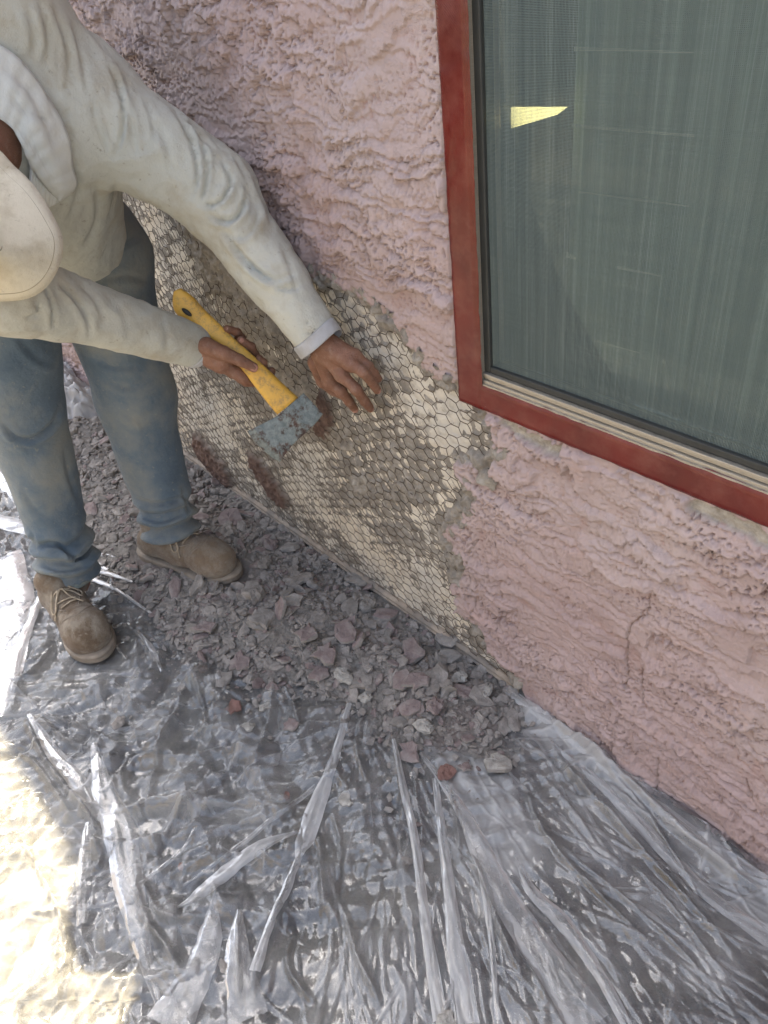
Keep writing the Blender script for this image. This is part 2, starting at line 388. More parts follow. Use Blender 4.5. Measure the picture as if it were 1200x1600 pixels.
def cloth(name, c1, c2, stain, sf=(.52, .68), weave=900, bstr=.0006, sscale=9, dirt2=None):
    m, t, b, o = mat(name); n = NB(t)
    c = n.ramp(n.noise(6, 5, .6), [(.3, c1), (.7, c2)])
    c = n.mix(n.rng(n.noise(sscale, 6, .65), sf[0], sf[1], 0, .8), c, stain)
    if dirt2: c = n.mix(n.rng(n.noise(70, 5, .7), .62, .72, 0, .6), c, dirt2)
    n.lk(c, b.inputs['Base Color']); b.inputs['Roughness'].default_value = .92; b.inputs['Specular IOR Level'].default_value = .15
    b.inputs['Sheen Weight'].default_value = .15
    h = n.math('ADD', n.noise(weave, 3, .6), n.math('MULTIPLY', n.noise(60, 5, .6), 2.5))
    n.lk(n.bump(h, bstr), b.inputs['Normal']); return m
m_shirt = cloth('shirt_cotton', (.46, .468, .42), (.555, .558, .495), (.36, .31, .22), (.50, .72), bstr=.0012, dirt2=(.22, .19, .14))
m_collar = cloth('collar_cotton', (.58, .60, .57), (.66, .67, .62), (.52, .48, .38), (.6, .8))
m_cuff = cloth('cuff_cotton', (.40, .41, .43), (.47, .47, .48), (.30, .28, .24), (.48, .68))
m_jeans = cloth('dusty_denim', (.085, .122, .160), (.185, .230, .262), (.28, .26, .20), (.44, .74), sscale=6, bstr=.0014, dirt2=(.36, .33, .26))
m_denimhi = cloth('faded_denim', (.15, .19, .185), (.20, .24, .23), (.27, .26, .21), (.5, .7))
m_cap = cloth('cap_canvas', (.58, .535, .42), (.70, .65, .53), (.40, .34, .23), (.50, .72), sscale=14, bstr=.0010, dirt2=(.20, .16, .11))
m_boot = cloth('suede_leather', (.125, .09, .06), (.22, .165, .115), (.29, .255, .205), (.42, .62), weave=500, bstr=.0022, sscale=22, dirt2=(.33, .30, .25))
m_sole = simple('boot_sole', (.24, .205, .165), .9, .25, 30, .0015, 150)
m_lace = simple('boot_lace', (.36, .30, .22), .9, .3, 60)
m_skin, t, b, o = mat('skin'); n = NB(t)
c = n.ramp(n.noise(35, 6, .6), [(.3, (.17, .078, .046)), (.7, (.26, .128, .082))])
c = n.mix(n.rng(n.noise(90, 6, .7), .5, .7, 0, .5), c, (.30, .21, .165))
n.lk(c, b.inputs['Base Color']); b.inputs['Roughness'].default_value = .58
b.inputs['Subsurface Weight'].default_value = .08; b.inputs['Subsurface Radius'].default_value = (.01, .004, .002); b.inputs['Subsurface Scale'].default_value = .5
hb = n.math('ADD', n.math('MULTIPLY', n.noise(110, 5, .6, dist=1.), 1.4), n.math('MULTIPLY', n.vor(500), .6))
n.lk(n.bump(hb, .0011), b.inputs['Normal'])
m_nail = simple('nail', (.42, .22, .17), .35, .1)
m_hair = simple('black_hair', (.02, .017, .015), .6, .3, 200, .002, 300)
m_yellow, t, b, o = mat('yellow_handle'); n = NB(t)
c = n.ramp(n.noise(12, 4), [(.3, (.66, .37, .055)), (.7, (.80, .49, .10))])
c = n.mix(n.rng(n.noise(55, 7, .8), .48, .66, 0, .85), c, (.26, .175, .085))
n.lk(c, b.inputs['Base Color']); b.inputs['Roughness'].default_value = .5; n.lk(n.bump(n.noise(120, 5, .7), .0008), b.inputs['Normal'])
m_steel, t, b, o = mat('worn_axe_steel'); n = NB(t)
k = n.rng(n.noise(38, 7, .75), .51, .60)
c = n.mix(k, n.ramp(n.noise(90, 5, .7), [(.3, (.10, .118, .115)), (.7, (.23, .262, .25))]), n.ramp(n.noise(60, 5), [(.3, (.055, .04, .035)), (.7, (.13, .075, .06))]))
n.lk(c, b.inputs['Base Color']); b.inputs['Metallic'].default_value = .35; n.lk(n.rng(k, 0, 1, .42, .8), b.inputs['Roughness']); n.lk(n.bump(n.noise(120, 6, .75), .0015), b.inputs['Normal'])

# ------------------------------------------------------------------ ground
xs = axis_pts(-5.5, 1.5, lambda x: .006 if -3 < x < .3 else .03); ys = axis_pts(-3.0, 0.14, lambda y: .006 if y > -1.5 else .03)
X, Y = np.meshgrid(xs, ys, indexing='ij')
a = (X+Y)/math.sqrt(2); bq = (X-Y)/math.sqrt(2)
row = np.floor(bq/.115); aa = a/.23+.5*(row % 2)+.02; fa = np.abs((aa % 1)-.5)*.23; fb = np.abs(((bq/.115) % 1)-.5)*.115
gd = np.minimum(.115-fa, .0575-fb)
Z = -.012*(1-ss(0.001, .009, gd))+.0012*fbm(X*30, Y*30, 3)
mk('pavement', np.stack([X, Y, Z], -1).reshape(-1, 3), grid_faces(len(xs), len(ys)), m_paver)['kind'] = 'structure'
V, Fc = box((-60, -60, -.5), (60, 60, -.02)); mk('ground', V, Fc, m_yard, smooth=False)['kind'] = 'structure'

# ------------------------------------------------------------------ house wall
house = empty('house_wall', 'pink stuccoed house wall with a hacked-off patch baring wire netting', 'wall')
T_OUT = (-.778, .6755); TW = .054                        # outer lower-left corner of the taped window, tape width
patch_px = [(822, 1100), (812, 1062), (786, 1040), (765, 1022), (747, 985), (712, 955), (706, 905), (722, 872), (690, 838), (700, 812), (722, 796),
            (735, 772), (716, 742), (709, 716), (745, 718), (760, 742), (770, 715), (778, 690), (757, 652), (742, 634), (716, 612), (684, 596), (655, 566),
            (625, 520), (585, 486), (545, 456), (500, 440), (450, 405), (400, 372), (352, 352), (330, 372), (290, 345), (262, 318), (232, 300), (196, 262), (150, 262), (120, 330), (118, 430), (140, 520), (148, 560),
            (158, 600), (160, 640), (164, 662)]
patch = [tuple(wp(*p)[[0, 2]]) for p in patch_px]
patch[0] = (patch[0][0], -.05); patch[-1] = (patch[-1][0], -.05)
def stucco_height(x, z):
    wx = .016*fbm(x*9, z*9, 2, 5); wz = .012*fbm(x*7, z*12, 2, 8)
    u = x+wx; v = z+wz
    rag = .30*n2(x*210, z*75, 2)+.16*n2(x*330, z*260, 9)
    A = fbm(u*13, v*44, 3, 11)+.35*n2(u*6, v*9, 3)
    up = ss(-.9, -1.6, x)*ss(.4, .9, z)                     # finer, more vertical drag marks further left
    Bn = fbm(u*60, v*48, 3, 21)
    A = A*(1-.45*up)+Bn*.45*up
    smoothz = ss(.15, .6, n2(x*3.2, z*4.5, 31))             # floated flat patches
    t1 = ss(-.01, .030, A+rag*1.15-.10); t2 = ss(0, .035, fbm(u*26, v*75, 3, 41)+rag*1.1-.30)
    def lap(F_, sd_, amp, teeth, sx_):
        w = v*F_+1.25*fbm(u*sx_, v*F_*.33, 3, sd_)+teeth*(1+1.6*up)*(n2(x*110, z*26, sd_+1)+.7*n2(x*230, z*50, sd_+2))
        f_ = w-np.floor(w); id_ = np.floor(w)
        am = ss(-.45, .22, n2(u*7+id_*3.7, id_*1.3, sd_+3)+.35*n2(u*40+id_*5.1, id_*2.1, sd_+4))
        lip = ss(0, .035, f_)                       # abrupt lower lip, long taper above it
        return amp*am*lip*ss(1.02, .30, f_), am*np.exp(-((f_-.985)/.05)**2)
    l1, e1 = lap(19., 41, .0108, .14, 4.0); l2, e2 = lap(43., 51, .0062, .22, 7.)
    l1 = l1*(1+.15*up)
    h = (l1*(1-.45*smoothz)+l2*(1-.55*smoothz))*1.0
    h += .0004*n2(x*40, z*420, 6)+.0003*n2(x*240, z*260, 7)+.0020*n2(x*12, z*20, 12)
    rough_ = ss(-.1, .35, n2(x*4.5, z*7, 19))
    pit = ss(.30, .38, n2(x*130, z*210, 14)+.6*np.maximum(e1, e2)-.10+.10*up)*(.25+.75*rough_)*(1-.7*smoothz)
    h -= .0085*pit
    return h
def wspace(x): return .0020 if x > -1.1 else (.0030 if x > -2.3 else .006) if x > -3.6 else .02
xs = axis_pts(-3.6, .36, wspace); xs = np.concatenate([np.arange(-6.5, -3.6, .05), xs, np.arange(.37, 2.0, .03)])
zs = axis_pts(-.03, 1.46, lambda z: .0022); zs = np.concatenate([zs, np.arange(1.47, 2.46, .02)])
X, Z = np.meshgrid(xs, zs, indexing='ij'); X = X.astype(np.float32); Z = Z.astype(np.float32)
sd = np.full(X.shape, 9., np.float32); m = (X > -3.9) & (X < -.5) & (Z < 1.3)
sd[m] = poly_sd(X[m], Z[m], patch)
sdn = sd+.015*fbm(X*22, Z*22, 4, 51)+.005*n2(X*120, Z*120, 52)
hh = stucco_height(X, Z)
bare = np.zeros_like(X)
chip = ss(.016, .006, sdn+.008*n2(X*30, Z*30, 55)+.004)   # scalloped lip where the paint coat has come away
for pts, w in (([(790, 662), (830, 684), (872, 705)], .012), ([(1092, 792), (1140, 815), (1200, 842)], .014)):
    q = [tuple(wp(*p)[[0, 2]]) for p in pts]; d, _, _ = seg_dist(X, Z, q)
    chip = np.maximum(chip, ss(w, w*.6, d+.006*fbm(X*50, Z*50, 2, 57)))
nt_ = (X > T_OUT[0]-.004) & (Z > T_OUT[1]-.004); hh = np.where(nt_, np.minimum(hh, .0015), hh)
hh = hh*(1-chip)+(-.004+.0018*fbm(X*120, Z*120, 3, 58))*chip; bare = np.maximum(bare, chip*.95)
cracks = [[(746, 842), (737, 862), (734, 885), (736, 908), (742, 925), (746, 941), (741, 958), (748, 975)], [(722, 866), (733, 882)], [(735, 712), (742, 740), (752, 765), (758, 772)],
          [(1015, 931), (1014, 956), (987, 975), (981, 1003), (980, 1031), (983, 1059), (978, 1075)], [(1003, 1045), (1004, 1075), (1010, 1100)], [(1030, 1180), (1033, 1210), (1030, 1235)],
          [(955, 1090), (985, 1130), (1000, 1142)], [(1165, 1215), (1172, 1235), (1175, 1245)]]
for pts in cracks:
    q = [tuple(wp(*p)[[0, 2]]) for p in pts]; d, _, _ = seg_dist(X+.0035*n2(X*110, Z*110, 61), Z+.0035*n2(X*110, Z*110, 62), q)
    k = ss(.0022, .0006, d); hh -= .0055*k; bare = np.maximum(bare, .3*k)
inn = ss(.0005, -.0045, sdn)
Yc = -hh*(1-inn)+.020*inn; bare = np.maximum(bare, ss(.002, -.001, sdn))
bot = ss(.012, -.01, Z)*.012; Yc = Yc+bot
hole = (X > T_OUT[0]+.016) & (Z > T_OUT[1]+.016) & (X < .42) & (Z < 1.95)
kv = ~((sdn < -.006) | hole)
kf = kv[:-1, :-1] | kv[1:, :-1] | kv[1:, 1:] | kv[:-1, 1:]
Vv = np.stack([X, Yc, Z], -1).reshape(-1, 3); Fq = grid_faces(len(xs), len(zs), kf)
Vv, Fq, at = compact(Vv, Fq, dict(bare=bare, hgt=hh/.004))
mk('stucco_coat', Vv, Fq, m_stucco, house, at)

# exposed paper with netting and residue
LX, LZ = .027, .025
def lattice_warp(x, z): return x+.012*n2(x*5, z*5, 71)+.0065*n2(x*24, z*24, 73), z+.012*n2(x*5, z*5, 72)+.0060*n2(x*24, z*24, 74)
def net_edge(x, z):
    x, z = lattice_warp(x, z); c = np.round(x/LX); best = np.full(x.shape, 9.); sec = np.full(x.shape, 9.); idr = np.zeros(x.shape)
    for dc in (-1, 0, 1):
        cc = c+dc; off = (cc % 2)*.5; r0 = np.round(z/LZ-off)
        for dr in (-1, 0, 1):
            d = np.hypot((x-cc*LX)/1.2, z-(r0+dr+off)*LZ); idr = np.where(d < best, np.sin(cc*12.9898+(r0+dr)*78.233)*43758.5453 % 1, idr); sec = np.where(d < best, best, np.minimum(sec, d)); best = np.minimum(best, d)
    return (sec-best)/2, idr
xs = axis_pts(-3.75, -.60, lambda x: .0024 if x > -1.45 else .0034 if x > -2.3 else .007); zs = axis_pts(-.02, 1.26, lambda z: .0026)
X, Z = np.meshgrid(xs, zs, indexing='ij')
sd = poly_sd(X, Z, patch); kv = sd < .03; kf = kv[:-1, :-1] & kv[1:, 1:]
e, cid = net_edge(X, Z)
pap = .013-.0022*ss(0, .010, e)-.0015*fbm(X*25, Z*25, 2, 75)
Vv, Fq, _ = compact(np.stack([X, pap, Z], -1).reshape(-1, 3), grid_faces(len(xs), len(zs), kf)); mk('building_paper', Vv, Fq, m_paper, house)
cov = np.zeros_like(X)
for px, py, r, w in ((660, 650, .10, -.8), (700, 700, .07, -.5), (740, 650, .06, -.5), (640, 930, .16, -1.3), (560, 850, .10, -.9), (720, 960, .06, -.7), (700, 740, .05, -.6), (480, 770, .12, -.7), (520, 470, .08, -.6), (600, 560, .09, -.6),
                     (340, 660, .18, -.9), (230, 340, .12, -.5), (300, 450, .16, -.4), (430, 540, .16, -.2), (270, 570, .2, -.3),
                     (380, 430, .26, 1.5), (330, 350, .18, 1.2), (300, 560, .14, .7), (440, 600, .12, .6), (560, 790, .10, .6), (650, 770, .06, .6), (400, 660, .10, .4), (590, 730, .13, .6), (620, 850, .06, .8), (690, 860, .05, .9), (480, 640, .14, .3), (540, 700, .10, .4), (625, 640, .06, .5),
                     (745, 1000, .03, .9), (700, 990, .03, .8), (800, 1060, .04, .8), (620, 905, .03, .9), (655, 950, .03, .6), (520, 900, .05, .4)):
    c = wp(px, py); cov += w*np.exp(-((X-c[0])**2+(Z-c[2])**2)/(2*(r*.55)**2))
cov += 1.1*ss(-.035, -.002, sd)*(1-.6*ss(.25, .1, Z))
nn_ = fbm(X*11, Z*11, 3, 81)*.55+fbm(X*48, Z*48, 3, 83)*.5
sdn_ = -sd-.012*np.abs(fbm(X*22, Z*22, 3, 51))
ht = .0026*(cov*1.6+nn_*2.1+.05)-.0004+.0014*ss(.0045, .0015, e)+.0010*fbm(X*170, Z*170, 2, 85)
ht += .0034*(cid-.5)
ht = np.minimum(ht, .0035+.6*np.maximum(ht-.0035, 0))
ht += .0075*ss(.35, 1.2, cov+nn_)*(.55+fbm(X*38, Z*38, 3, 86))
ht = ht+.010*ss(.012, .0, sdn_-.004)*ss(.1, .5, fbm(X*30, Z*30, 2, 96)+.25)
red = np.zeros_like(X)
for pts, w, hgt in (([(316, 706), (346, 742)], .075, .014), ([(400, 730), (432, 775)], .055, .011), ([(500, 630), (506, 655), (495, 672)], .030, .004), ([(1, 1), (2, 2)], .001, 0)):
    q = [tuple(wp(*p)[[0, 2]]) for p in pts]; d, _, _ = seg_dist(X, Z, q); k = ss(w, w*.55, d+.012*fbm(X*40, Z*40, 3, 87))
    red = np.maximum(red, k); ht = np.where(k > .02, np.maximum(ht, -.003+k*(hgt+.006+.004*ridge(X*45, Z*45, 2, 88))), ht)
yy = .0125-ht-.0008
Vv, Fq, at = compact(np.stack([X, yy, Z], -1).reshape(-1, 3), grid_faces(len(xs), len(zs), kf), dict(red=red)); mk('mortar_residue', Vv, Fq, m_mortar, house, at)
# hexagonal netting, one sheet of wire
NV = []; NF = []; base = 0
def unwarp(x, z):
    X0, Z0 = x.copy(), z.copy()
    for _ in range(4):
        a_, b_ = lattice_warp(X0, Z0); X0 = X0-(a_-x); Z0 = Z0-(b_-z)
    return X0, Z0
segs = []
for ci in range(int(-3.6/LX), int(-.6/LX)+1):
    off = (ci % 2)*.5
    for ri in range(-1, int(1.25/LZ)):
        cx, cz = ci*LX, (ri+off)*LZ; k = LX/3
        hx = [(cx+2*k, cz), (cx+k, cz+LZ/2), (cx-k, cz+LZ/2), (cx-2*k, cz)]
        for p, q in zip(hx[:-1], hx[1:]): segs.append((*p, *q))
segs = np.array(segs); ax_, az_ = unwarp(segs[:, 0], segs[:, 1]); bx_, bz_ = unwarp(segs[:, 2], segs[:, 3])
mx, mz = (ax_+bx_)/2, (az_+bz_)/2; ok = poly_sd(mx, mz, patch) < -.004; ax_, az_, bx_, bz_ = ax_[ok], az_[ok], bx_[ok], bz_[ok]
NS = 3
t_ = np.linspace(0, 1, NS)[None, :]
px_ = ax_[:, None]+t_*(bx_-ax_)[:, None]; pz_ = az_[:, None]+t_*(bz_-az_)[:, None]
py_ = .0048+.0040*n2(px_*9, pz_*9, 91)+.0012*n2(px_*60, pz_*60, 92)
dx, dz = bx_-ax_, bz_-az_; ll = np.hypot(dx, dz); nx_, nz_ = -dz/ll, dx/ll
rw = np.where(np.abs(dz) < np.abs(dx)*.2, 0.0010, .00075)[:, None]
ring = []
for ang in (90, 210, 330, ):
    c_, s_ = math.cos(math.radians(ang)), math.sin(math.radians(ang))
    ring.append(np.stack([px_+nx_[:, None]*c_*rw, py_-s_*rw, pz_+nz_[:, None]*c_*rw], -1))
R_ = np.stack(ring, 2); nseg = len(ax_); Vv = R_.reshape(-1, 3); idx = np.arange(nseg*NS*3).reshape(nseg, NS, 3)
Fq = np.concatenate([np.stack([idx[:, i, k], idx[:, i, (k+1) % 3], idx[:, i+1, (k+1) % 3], idx[:, i+1, k]], -1) for i in range(NS-1) for k in range(3)])
mk('wire_netting', Vv, Fq, m_wire, house)
# weep screed along the foot of the patch
xa, xb = wp(165, 650)[0], wp(812, 1084)[0]
pr_ = [(.004, -.006), (.004, .004), (-.003, .006), (-.0045, .0115), (-.002, .014), (-.002, .021), (.006, .026), (.016, .026), (.016, -.006)]
xs_ = np.linspace(xa, xb, 160); Vv = []; 
for x in xs_: Vv += [(x, y_+.0015*n2(np.float32(x*9), np.float32(.3)), z_+.0012*float(n2(np.float32(x*14), np.float32(z_*90)))) for y_, z_ in pr_]
kk = len(pr_); Fc = [[i*kk+j, i*kk+(j+1) % kk, (i+1)*kk+(j+1) % kk, (i+1)*kk+j] for i in range(len(xs_)-1) for j in range(kk)]
mk('weep_screed', Vv, Fc, m_screed, house, smooth=False)
# upper wall, eave and the rooms behind
V, Fc = join([box((-6.5, -.001, 2.44), (2.0, .15, 2.6))]); mk('wall_plate', V, Fc, m_paint, house, smooth=False)
V, Fc = join([box((-8.5, -.300, 2.45), (4.5, 4.0, 2.52))]); mk('eave', V, Fc, m_paint, house, smooth=False)
V, Fc = join([box((-6.5, .16, -.1), (-1.0, .2, 2.44)), box((.6, .16, -.1), (2.0, .2, 2.44)), box((-1.0, .16, -.1), (.6, .2, .6)), box((-6.5, 3.9, -.1), (3.0, 4.0, 2.44)),
              box((-6.6, .0, -.1), (-6.52, 4.0, 2.44)), box((2.02, .0, -.1), (2.1, 4.0, 2.44)), box((-6.5, .16, -.12), (2.0, 4.0, -.1))])
mk('inner_wall', V, Fc, m_room, house, smooth=False)

# ------------------------------------------------------------------ window
x0, z0 = T_OUT; x1, z1 = .45, 1.98
V, Fc = join([box((x0+.012, -.004, z0+.010), (x0+.050, .09, z1-.01)), box((x1-.05, -.004, z0+.01), (x1-.012, .09, z1-.01)),
              box((x0+.050, -.004, z0+.012), (x1-.05, .09, z0+.050)), box((x0+.05, -.004, z1-.05), (x1-.05, .09, z1-.012))])
win = mk('window', V, Fc, m_alu, house, smooth=False)
def tape_strip(name, xa_, za_, xb_, zb_, y=-.0085, wig=1.0, seed=0):
    nu, nv = (int(abs(xb_-xa_)/.006)+2, int(abs(zb_-za_)/.006)+2)
    U, Vg = np.meshgrid(np.linspace(xa_, xb_, nu), np.linspace(za_, zb_, nv), indexing='ij')
    rg = .0012*n2(U*60+seed, Vg*60, 3)
    ed = np.minimum(np.minimum(U-xa_, xb_-U), np.minimum(Vg-za_, zb_-Vg))
    Yt = y+wig*(-.0012*ridge(U*18+seed, Vg*18+seed, 2, 4)*.6)+.0045*(1-ss(0, .004, ed))
    Up = U+rg*(ed < .001); Vp = Vg+rg*(ed < .001)
    return mk(name, np.stack([Up, Yt, Vp], -1).reshape(-1, 3), grid_faces(nu, nv), m_tape, win)
tape_strip('tape_strip', x0, z0+.002, x0+TW, z1, -.0090, 1, 1)
tape_strip('tape_strip', x0+.004, z0, x1, z0+TW-.004, -.0062, 1, 5)
tape_strip('tape_strip', x1-TW, z0+.002, x1, z1, -.0090, 1, 9)
tape_strip('tape_strip', x0, z1-TW, x1, z1, -.0062, 1, 11)
xi, zi = x0+TW-.003, z0+TW-.006
V, Fc = join([box((xi, -.001, zi+.0005), (x1-TW, .02, zi+.0075)), box((xi, .003, zi+.0080), (x1-TW, .02, zi+.0125)), box((xi, .0005, zi+.013), (x1-TW, .02, zi+.0185))]); bevel(mk('sill_rail', V, Fc, m_alu, win, smooth=False), .001)
V, Fc = join([box((xi-.004, .006, zi+.019), (xi+.011, .03, z1-TW)), box((xi+.011, .006, zi+.019), (x1-TW, .03, zi+.030))]); bevel(mk('screen_frame', V, Fc, m_gasket, win, smooth=False), .002)
sx = np.linspace(xi+.005, x1-TW, 60); sz = np.linspace(zi+.022, z1-TW, 60); U, Vg = np.meshgrid(sx, sz, indexing='ij')
mk('screen_mesh', np.stack([U, .012+.002*n2(U*3, Vg*3, 5), Vg], -1).reshape(-1, 3), grid_faces(60, 60), m_screen, win)
V, Fc = box((xi+.002, .050, zi+.02), (x1-TW, .054, z1-TW)); mk('glass_pane', V, Fc, m_glass, win, smooth=False)
cx0 = wp(878, 330, .08)[0]
cx = np.linspace(cx0, x1, 220); cz = np.array([zi, 1.2, z1]); U, Vg = np.meshgrid(cx, cz, indexing='ij')
mk('curtain', np.stack([U, .085+.010*np.sin(U*95)+.004*np.sin(U*37), Vg], -1).reshape(-1, 3), grid_faces(220, 3), m_curtain, win)
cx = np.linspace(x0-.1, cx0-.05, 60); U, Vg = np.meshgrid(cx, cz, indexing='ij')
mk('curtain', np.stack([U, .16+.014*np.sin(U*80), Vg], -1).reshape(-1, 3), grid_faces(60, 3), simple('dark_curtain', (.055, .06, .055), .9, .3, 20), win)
m_reflstrip = simple('pale_reflection', (.80, .76, .66), .6, .1)  # pale strips painting in faint reflections on the window glass
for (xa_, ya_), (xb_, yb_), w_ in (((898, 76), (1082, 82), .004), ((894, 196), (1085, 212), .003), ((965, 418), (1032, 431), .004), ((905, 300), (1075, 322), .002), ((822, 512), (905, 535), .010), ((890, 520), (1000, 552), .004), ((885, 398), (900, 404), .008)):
    a_, b_ = wp(xa_, ya_, .058), wp(xb_, yb_, .058); V, Fc = box((0, -.001, -w_/2), (1, .001, w_/2)); V = a_+V[:, :1]*(b_-a_)+V*[0, 1, 1]*(np.array([[1, 1, 1.]])-.6*V[:, :1]*(w_ > .003)); mk('reflection_strip', V, Fc, m_reflstrip, win, smooth=False)
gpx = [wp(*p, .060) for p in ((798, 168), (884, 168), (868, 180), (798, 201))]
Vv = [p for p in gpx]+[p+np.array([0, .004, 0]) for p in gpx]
mk('reflection_glow', Vv, [[0, 1, 2, 3], [7, 6, 5, 4], [0, 4, 5, 1], [1, 5, 6, 2], [2, 6, 7, 3], [3, 7, 4, 0]], m_glow, win, smooth=False)  # emissive patch imitating a sunlit yellow reflection in the window

# ------------------------------------------------------------------ unseen block wall, added to bounce warm light onto the house
fe = empty('bounce_wall', 'unseen sandy block wall added to bounce warm light onto the house', 'wall')
V, Fc = box((-9, -3.75, -.05), (5, -3.6, 1.75)); mk('bounce_block_face', V, Fc, simple('bounce_sandy_paint', (.42, .35, .26), .9, .12, 4, .003, 60), fe, smooth=False)
V, Fc = box((-9, -3.78, 1.753), (5, -3.57, 1.80)); mk('bounce_coping', V, Fc, simple('bounce_coping_concrete', (.5, .46, .40), .9, .12, 4), fe, smooth=False)

# ------------------------------------------------------------------ rubble heap
heap_px = [(40, 575), (130, 595), (160, 640), (300, 716), (560, 914), (812, 1082), (830, 1108), (800, 1140), (770, 1190), (725, 1180), (690, 1165), (640, 1180), (600, 1140), (560, 1105), (480, 1080), (420, 1072), (350, 1045),
           (290, 1025), (240, 965), (205, 930), (150, 880), (150, 830), (60, 790), (30, 750), (-60, 720), (-160, 640)]
heap = [tuple(gp(*p)[:2]) for p in heap_px]
def heap_sd(x, y): return poly_sd(np.asarray(x, float), np.asarray(y, float), heap)
def heap_h(x, y, s=None):
    s = heap_sd(x, y) if s is None else s
    s = s+.03*fbm(x*7, y*7, 3, 101)
    k = ss(.01, -.17, s); low = .35+.65*ss(-.02, -.16, y)
    return .034*k*low+.006+.010*k*fbm(x*6, y*6, 2, 102)
BOOTS = [((-1.745, -.590), (-1.45, -.597)), ((-1.72, -.335), (-1.43, -.225))]      # heel, toe
def boot_d(x, y): return np.minimum(*[seg_dist(np.asarray(x, float), np.asarray(y, float), b)[0] for b in BOOTS])
xs = axis_pts(-4.0, -.50, lambda x: .0032 if x > -1.7 else .005 if x > -2.6 else .012); ys = axis_pts(-.78, .03, lambda y: .0034)
X, Y = np.meshgrid(xs, ys, indexing='ij'); s_ = heap_sd(X, Y); hz = heap_h(X, Y, s_)
bl = ss(.055, .03, boot_d(X, Y)); hz = hz*(1-bl)+np.minimum(hz, .022)*bl
tap = ss(.035, -.005, s_+.022*fbm(X*16, Y*16, 3, 103))
gr = .006*np.abs(fbm(X*55, Y*55, 2, 104))+.0025*fbm(X*150, Y*150, 2, 105)+.004*ridge(X*24, Y*30, 2, 107)*.5
Zd = hz*tap-.030*(1-tap)+gr*tap
kf = (s_ < .07)[:-1, :-1]; Vv, Fq, _ = compact(np.stack([X, Y, Zd], -1).reshape(-1, 3), grid_faces(len(xs), len(ys), kf))
tag(mk('cement_dust', Vv, Fq, m_dust), kind='stuff')

def flake(rad, th, seed, n=14, curl=.15, elong=1.3, rings=(1., .72, .38)):
    r = np.random.default_rng(seed); th0 = np.linspace(0, 2*PI, n, endpoint=False)+r.uniform(-.12, .12, n)
    o = 1+.24*r.normal(size=n); o = np.clip(.88*o+.12*np.roll(o, 1), .5, 1.5); V = []
    cz = r.normal(0, 1, 6)
    def zt(x, y): return curl*(cz[0]*x*x+cz[1]*y*y+cz[2]*x*y)/rad*.8+th*.10*math.sin(3*x/rad+cz[3])*math.cos(3.4*y/rad+cz[4])
    for k, q in enumerate(rings):
        for i in range(n):
            x = q*o[i]*rad*math.cos(th0[i])*elong; y = q*o[i]*rad*math.sin(th0[i]); V.append((x, y, zt(x, y)+th*(.5 if q < .95 else .32)+th*.045*r.normal()))
    V.append((0, 0, th*.5+zt(0, 0)))
    for q, zz in ((1.03, -.15), (.80, -.5)):
        for i in range(n):
            x = q*o[i]*rad*math.cos(th0[i])*elong; y = q*o[i]*rad*math.sin(th0[i]); V.append((x, y, zt(x, y)+th*zz+th*.1*r.normal()))
    V.append((0, 0, -th*.5+zt(0, 0)))
    R = len(rings); Fc = []; mi = []
    for k in range(R-1):
        for i in range(n): j = (i+1) % n; Fc.append([k*n+i, k*n+j, (k+1)*n+j, (k+1)*n+i][::1]); mi.append(1)
    c = R*n
    for i in range(n): Fc.append([(R-1)*n+i, (R-1)*n+(i+1) % n, c]); mi.append(1)
    b1 = c+1; b2 = b1+n; cb = b2+n
    for i in range(n):
        j = (i+1) % n; Fc.append([i, b1+i, b1+j, j]); mi.append(0); Fc.append([b1+i, b2+i, b2+j, b1+j]); mi.append(0); Fc.append([b2+i, cb, b2+j]); mi.append(0)
    return np.array(V), Fc, mi
def lump(rad, seed, n=9, m=6, flat=.7):
    r = np.random.default_rng(seed); V = [(0, 0, rad*flat)]; k = r.uniform(0, 50, 3)
    for a in range(1, m):
        for b in range(n):
            ph = PI*a/m; th = 2*PI*b/n+.3*a; d = np.array([math.sin(ph)*math.cos(th), math.sin(ph)*math.sin(th), math.cos(ph)])
            q = rad*(1+.35*float(n3((d*1.3+k)[None], 3)[0])+.10*r.normal()); V.append(tuple(d*q*np.array([1.15, .9, flat])))
    V.append((0, 0, -rad*flat)); Fc = [[0, 1+b, 1+(b+1) % n] for b in range(n)]
    for a in range(m-2):
        for b in range(n): i = 1+a*n; Fc.append([i+b, i+n+b, i+n+(b+1) % n, i+(b+1) % n])
    i = 1+(m-2)*n; Fc += [[i+b, len(V)-1, i+(b+1) % n] for b in range(n)]
    return np.array(V), Fc, [0]*len(Fc)
def rotm(rx, ry, rz):
    return np.array(Matrix.Rotation(rz, 3, 'Z') @ Matrix.Rotation(ry, 3, 'Y') @ Matrix.Rotation(rx, 3, 'X'))
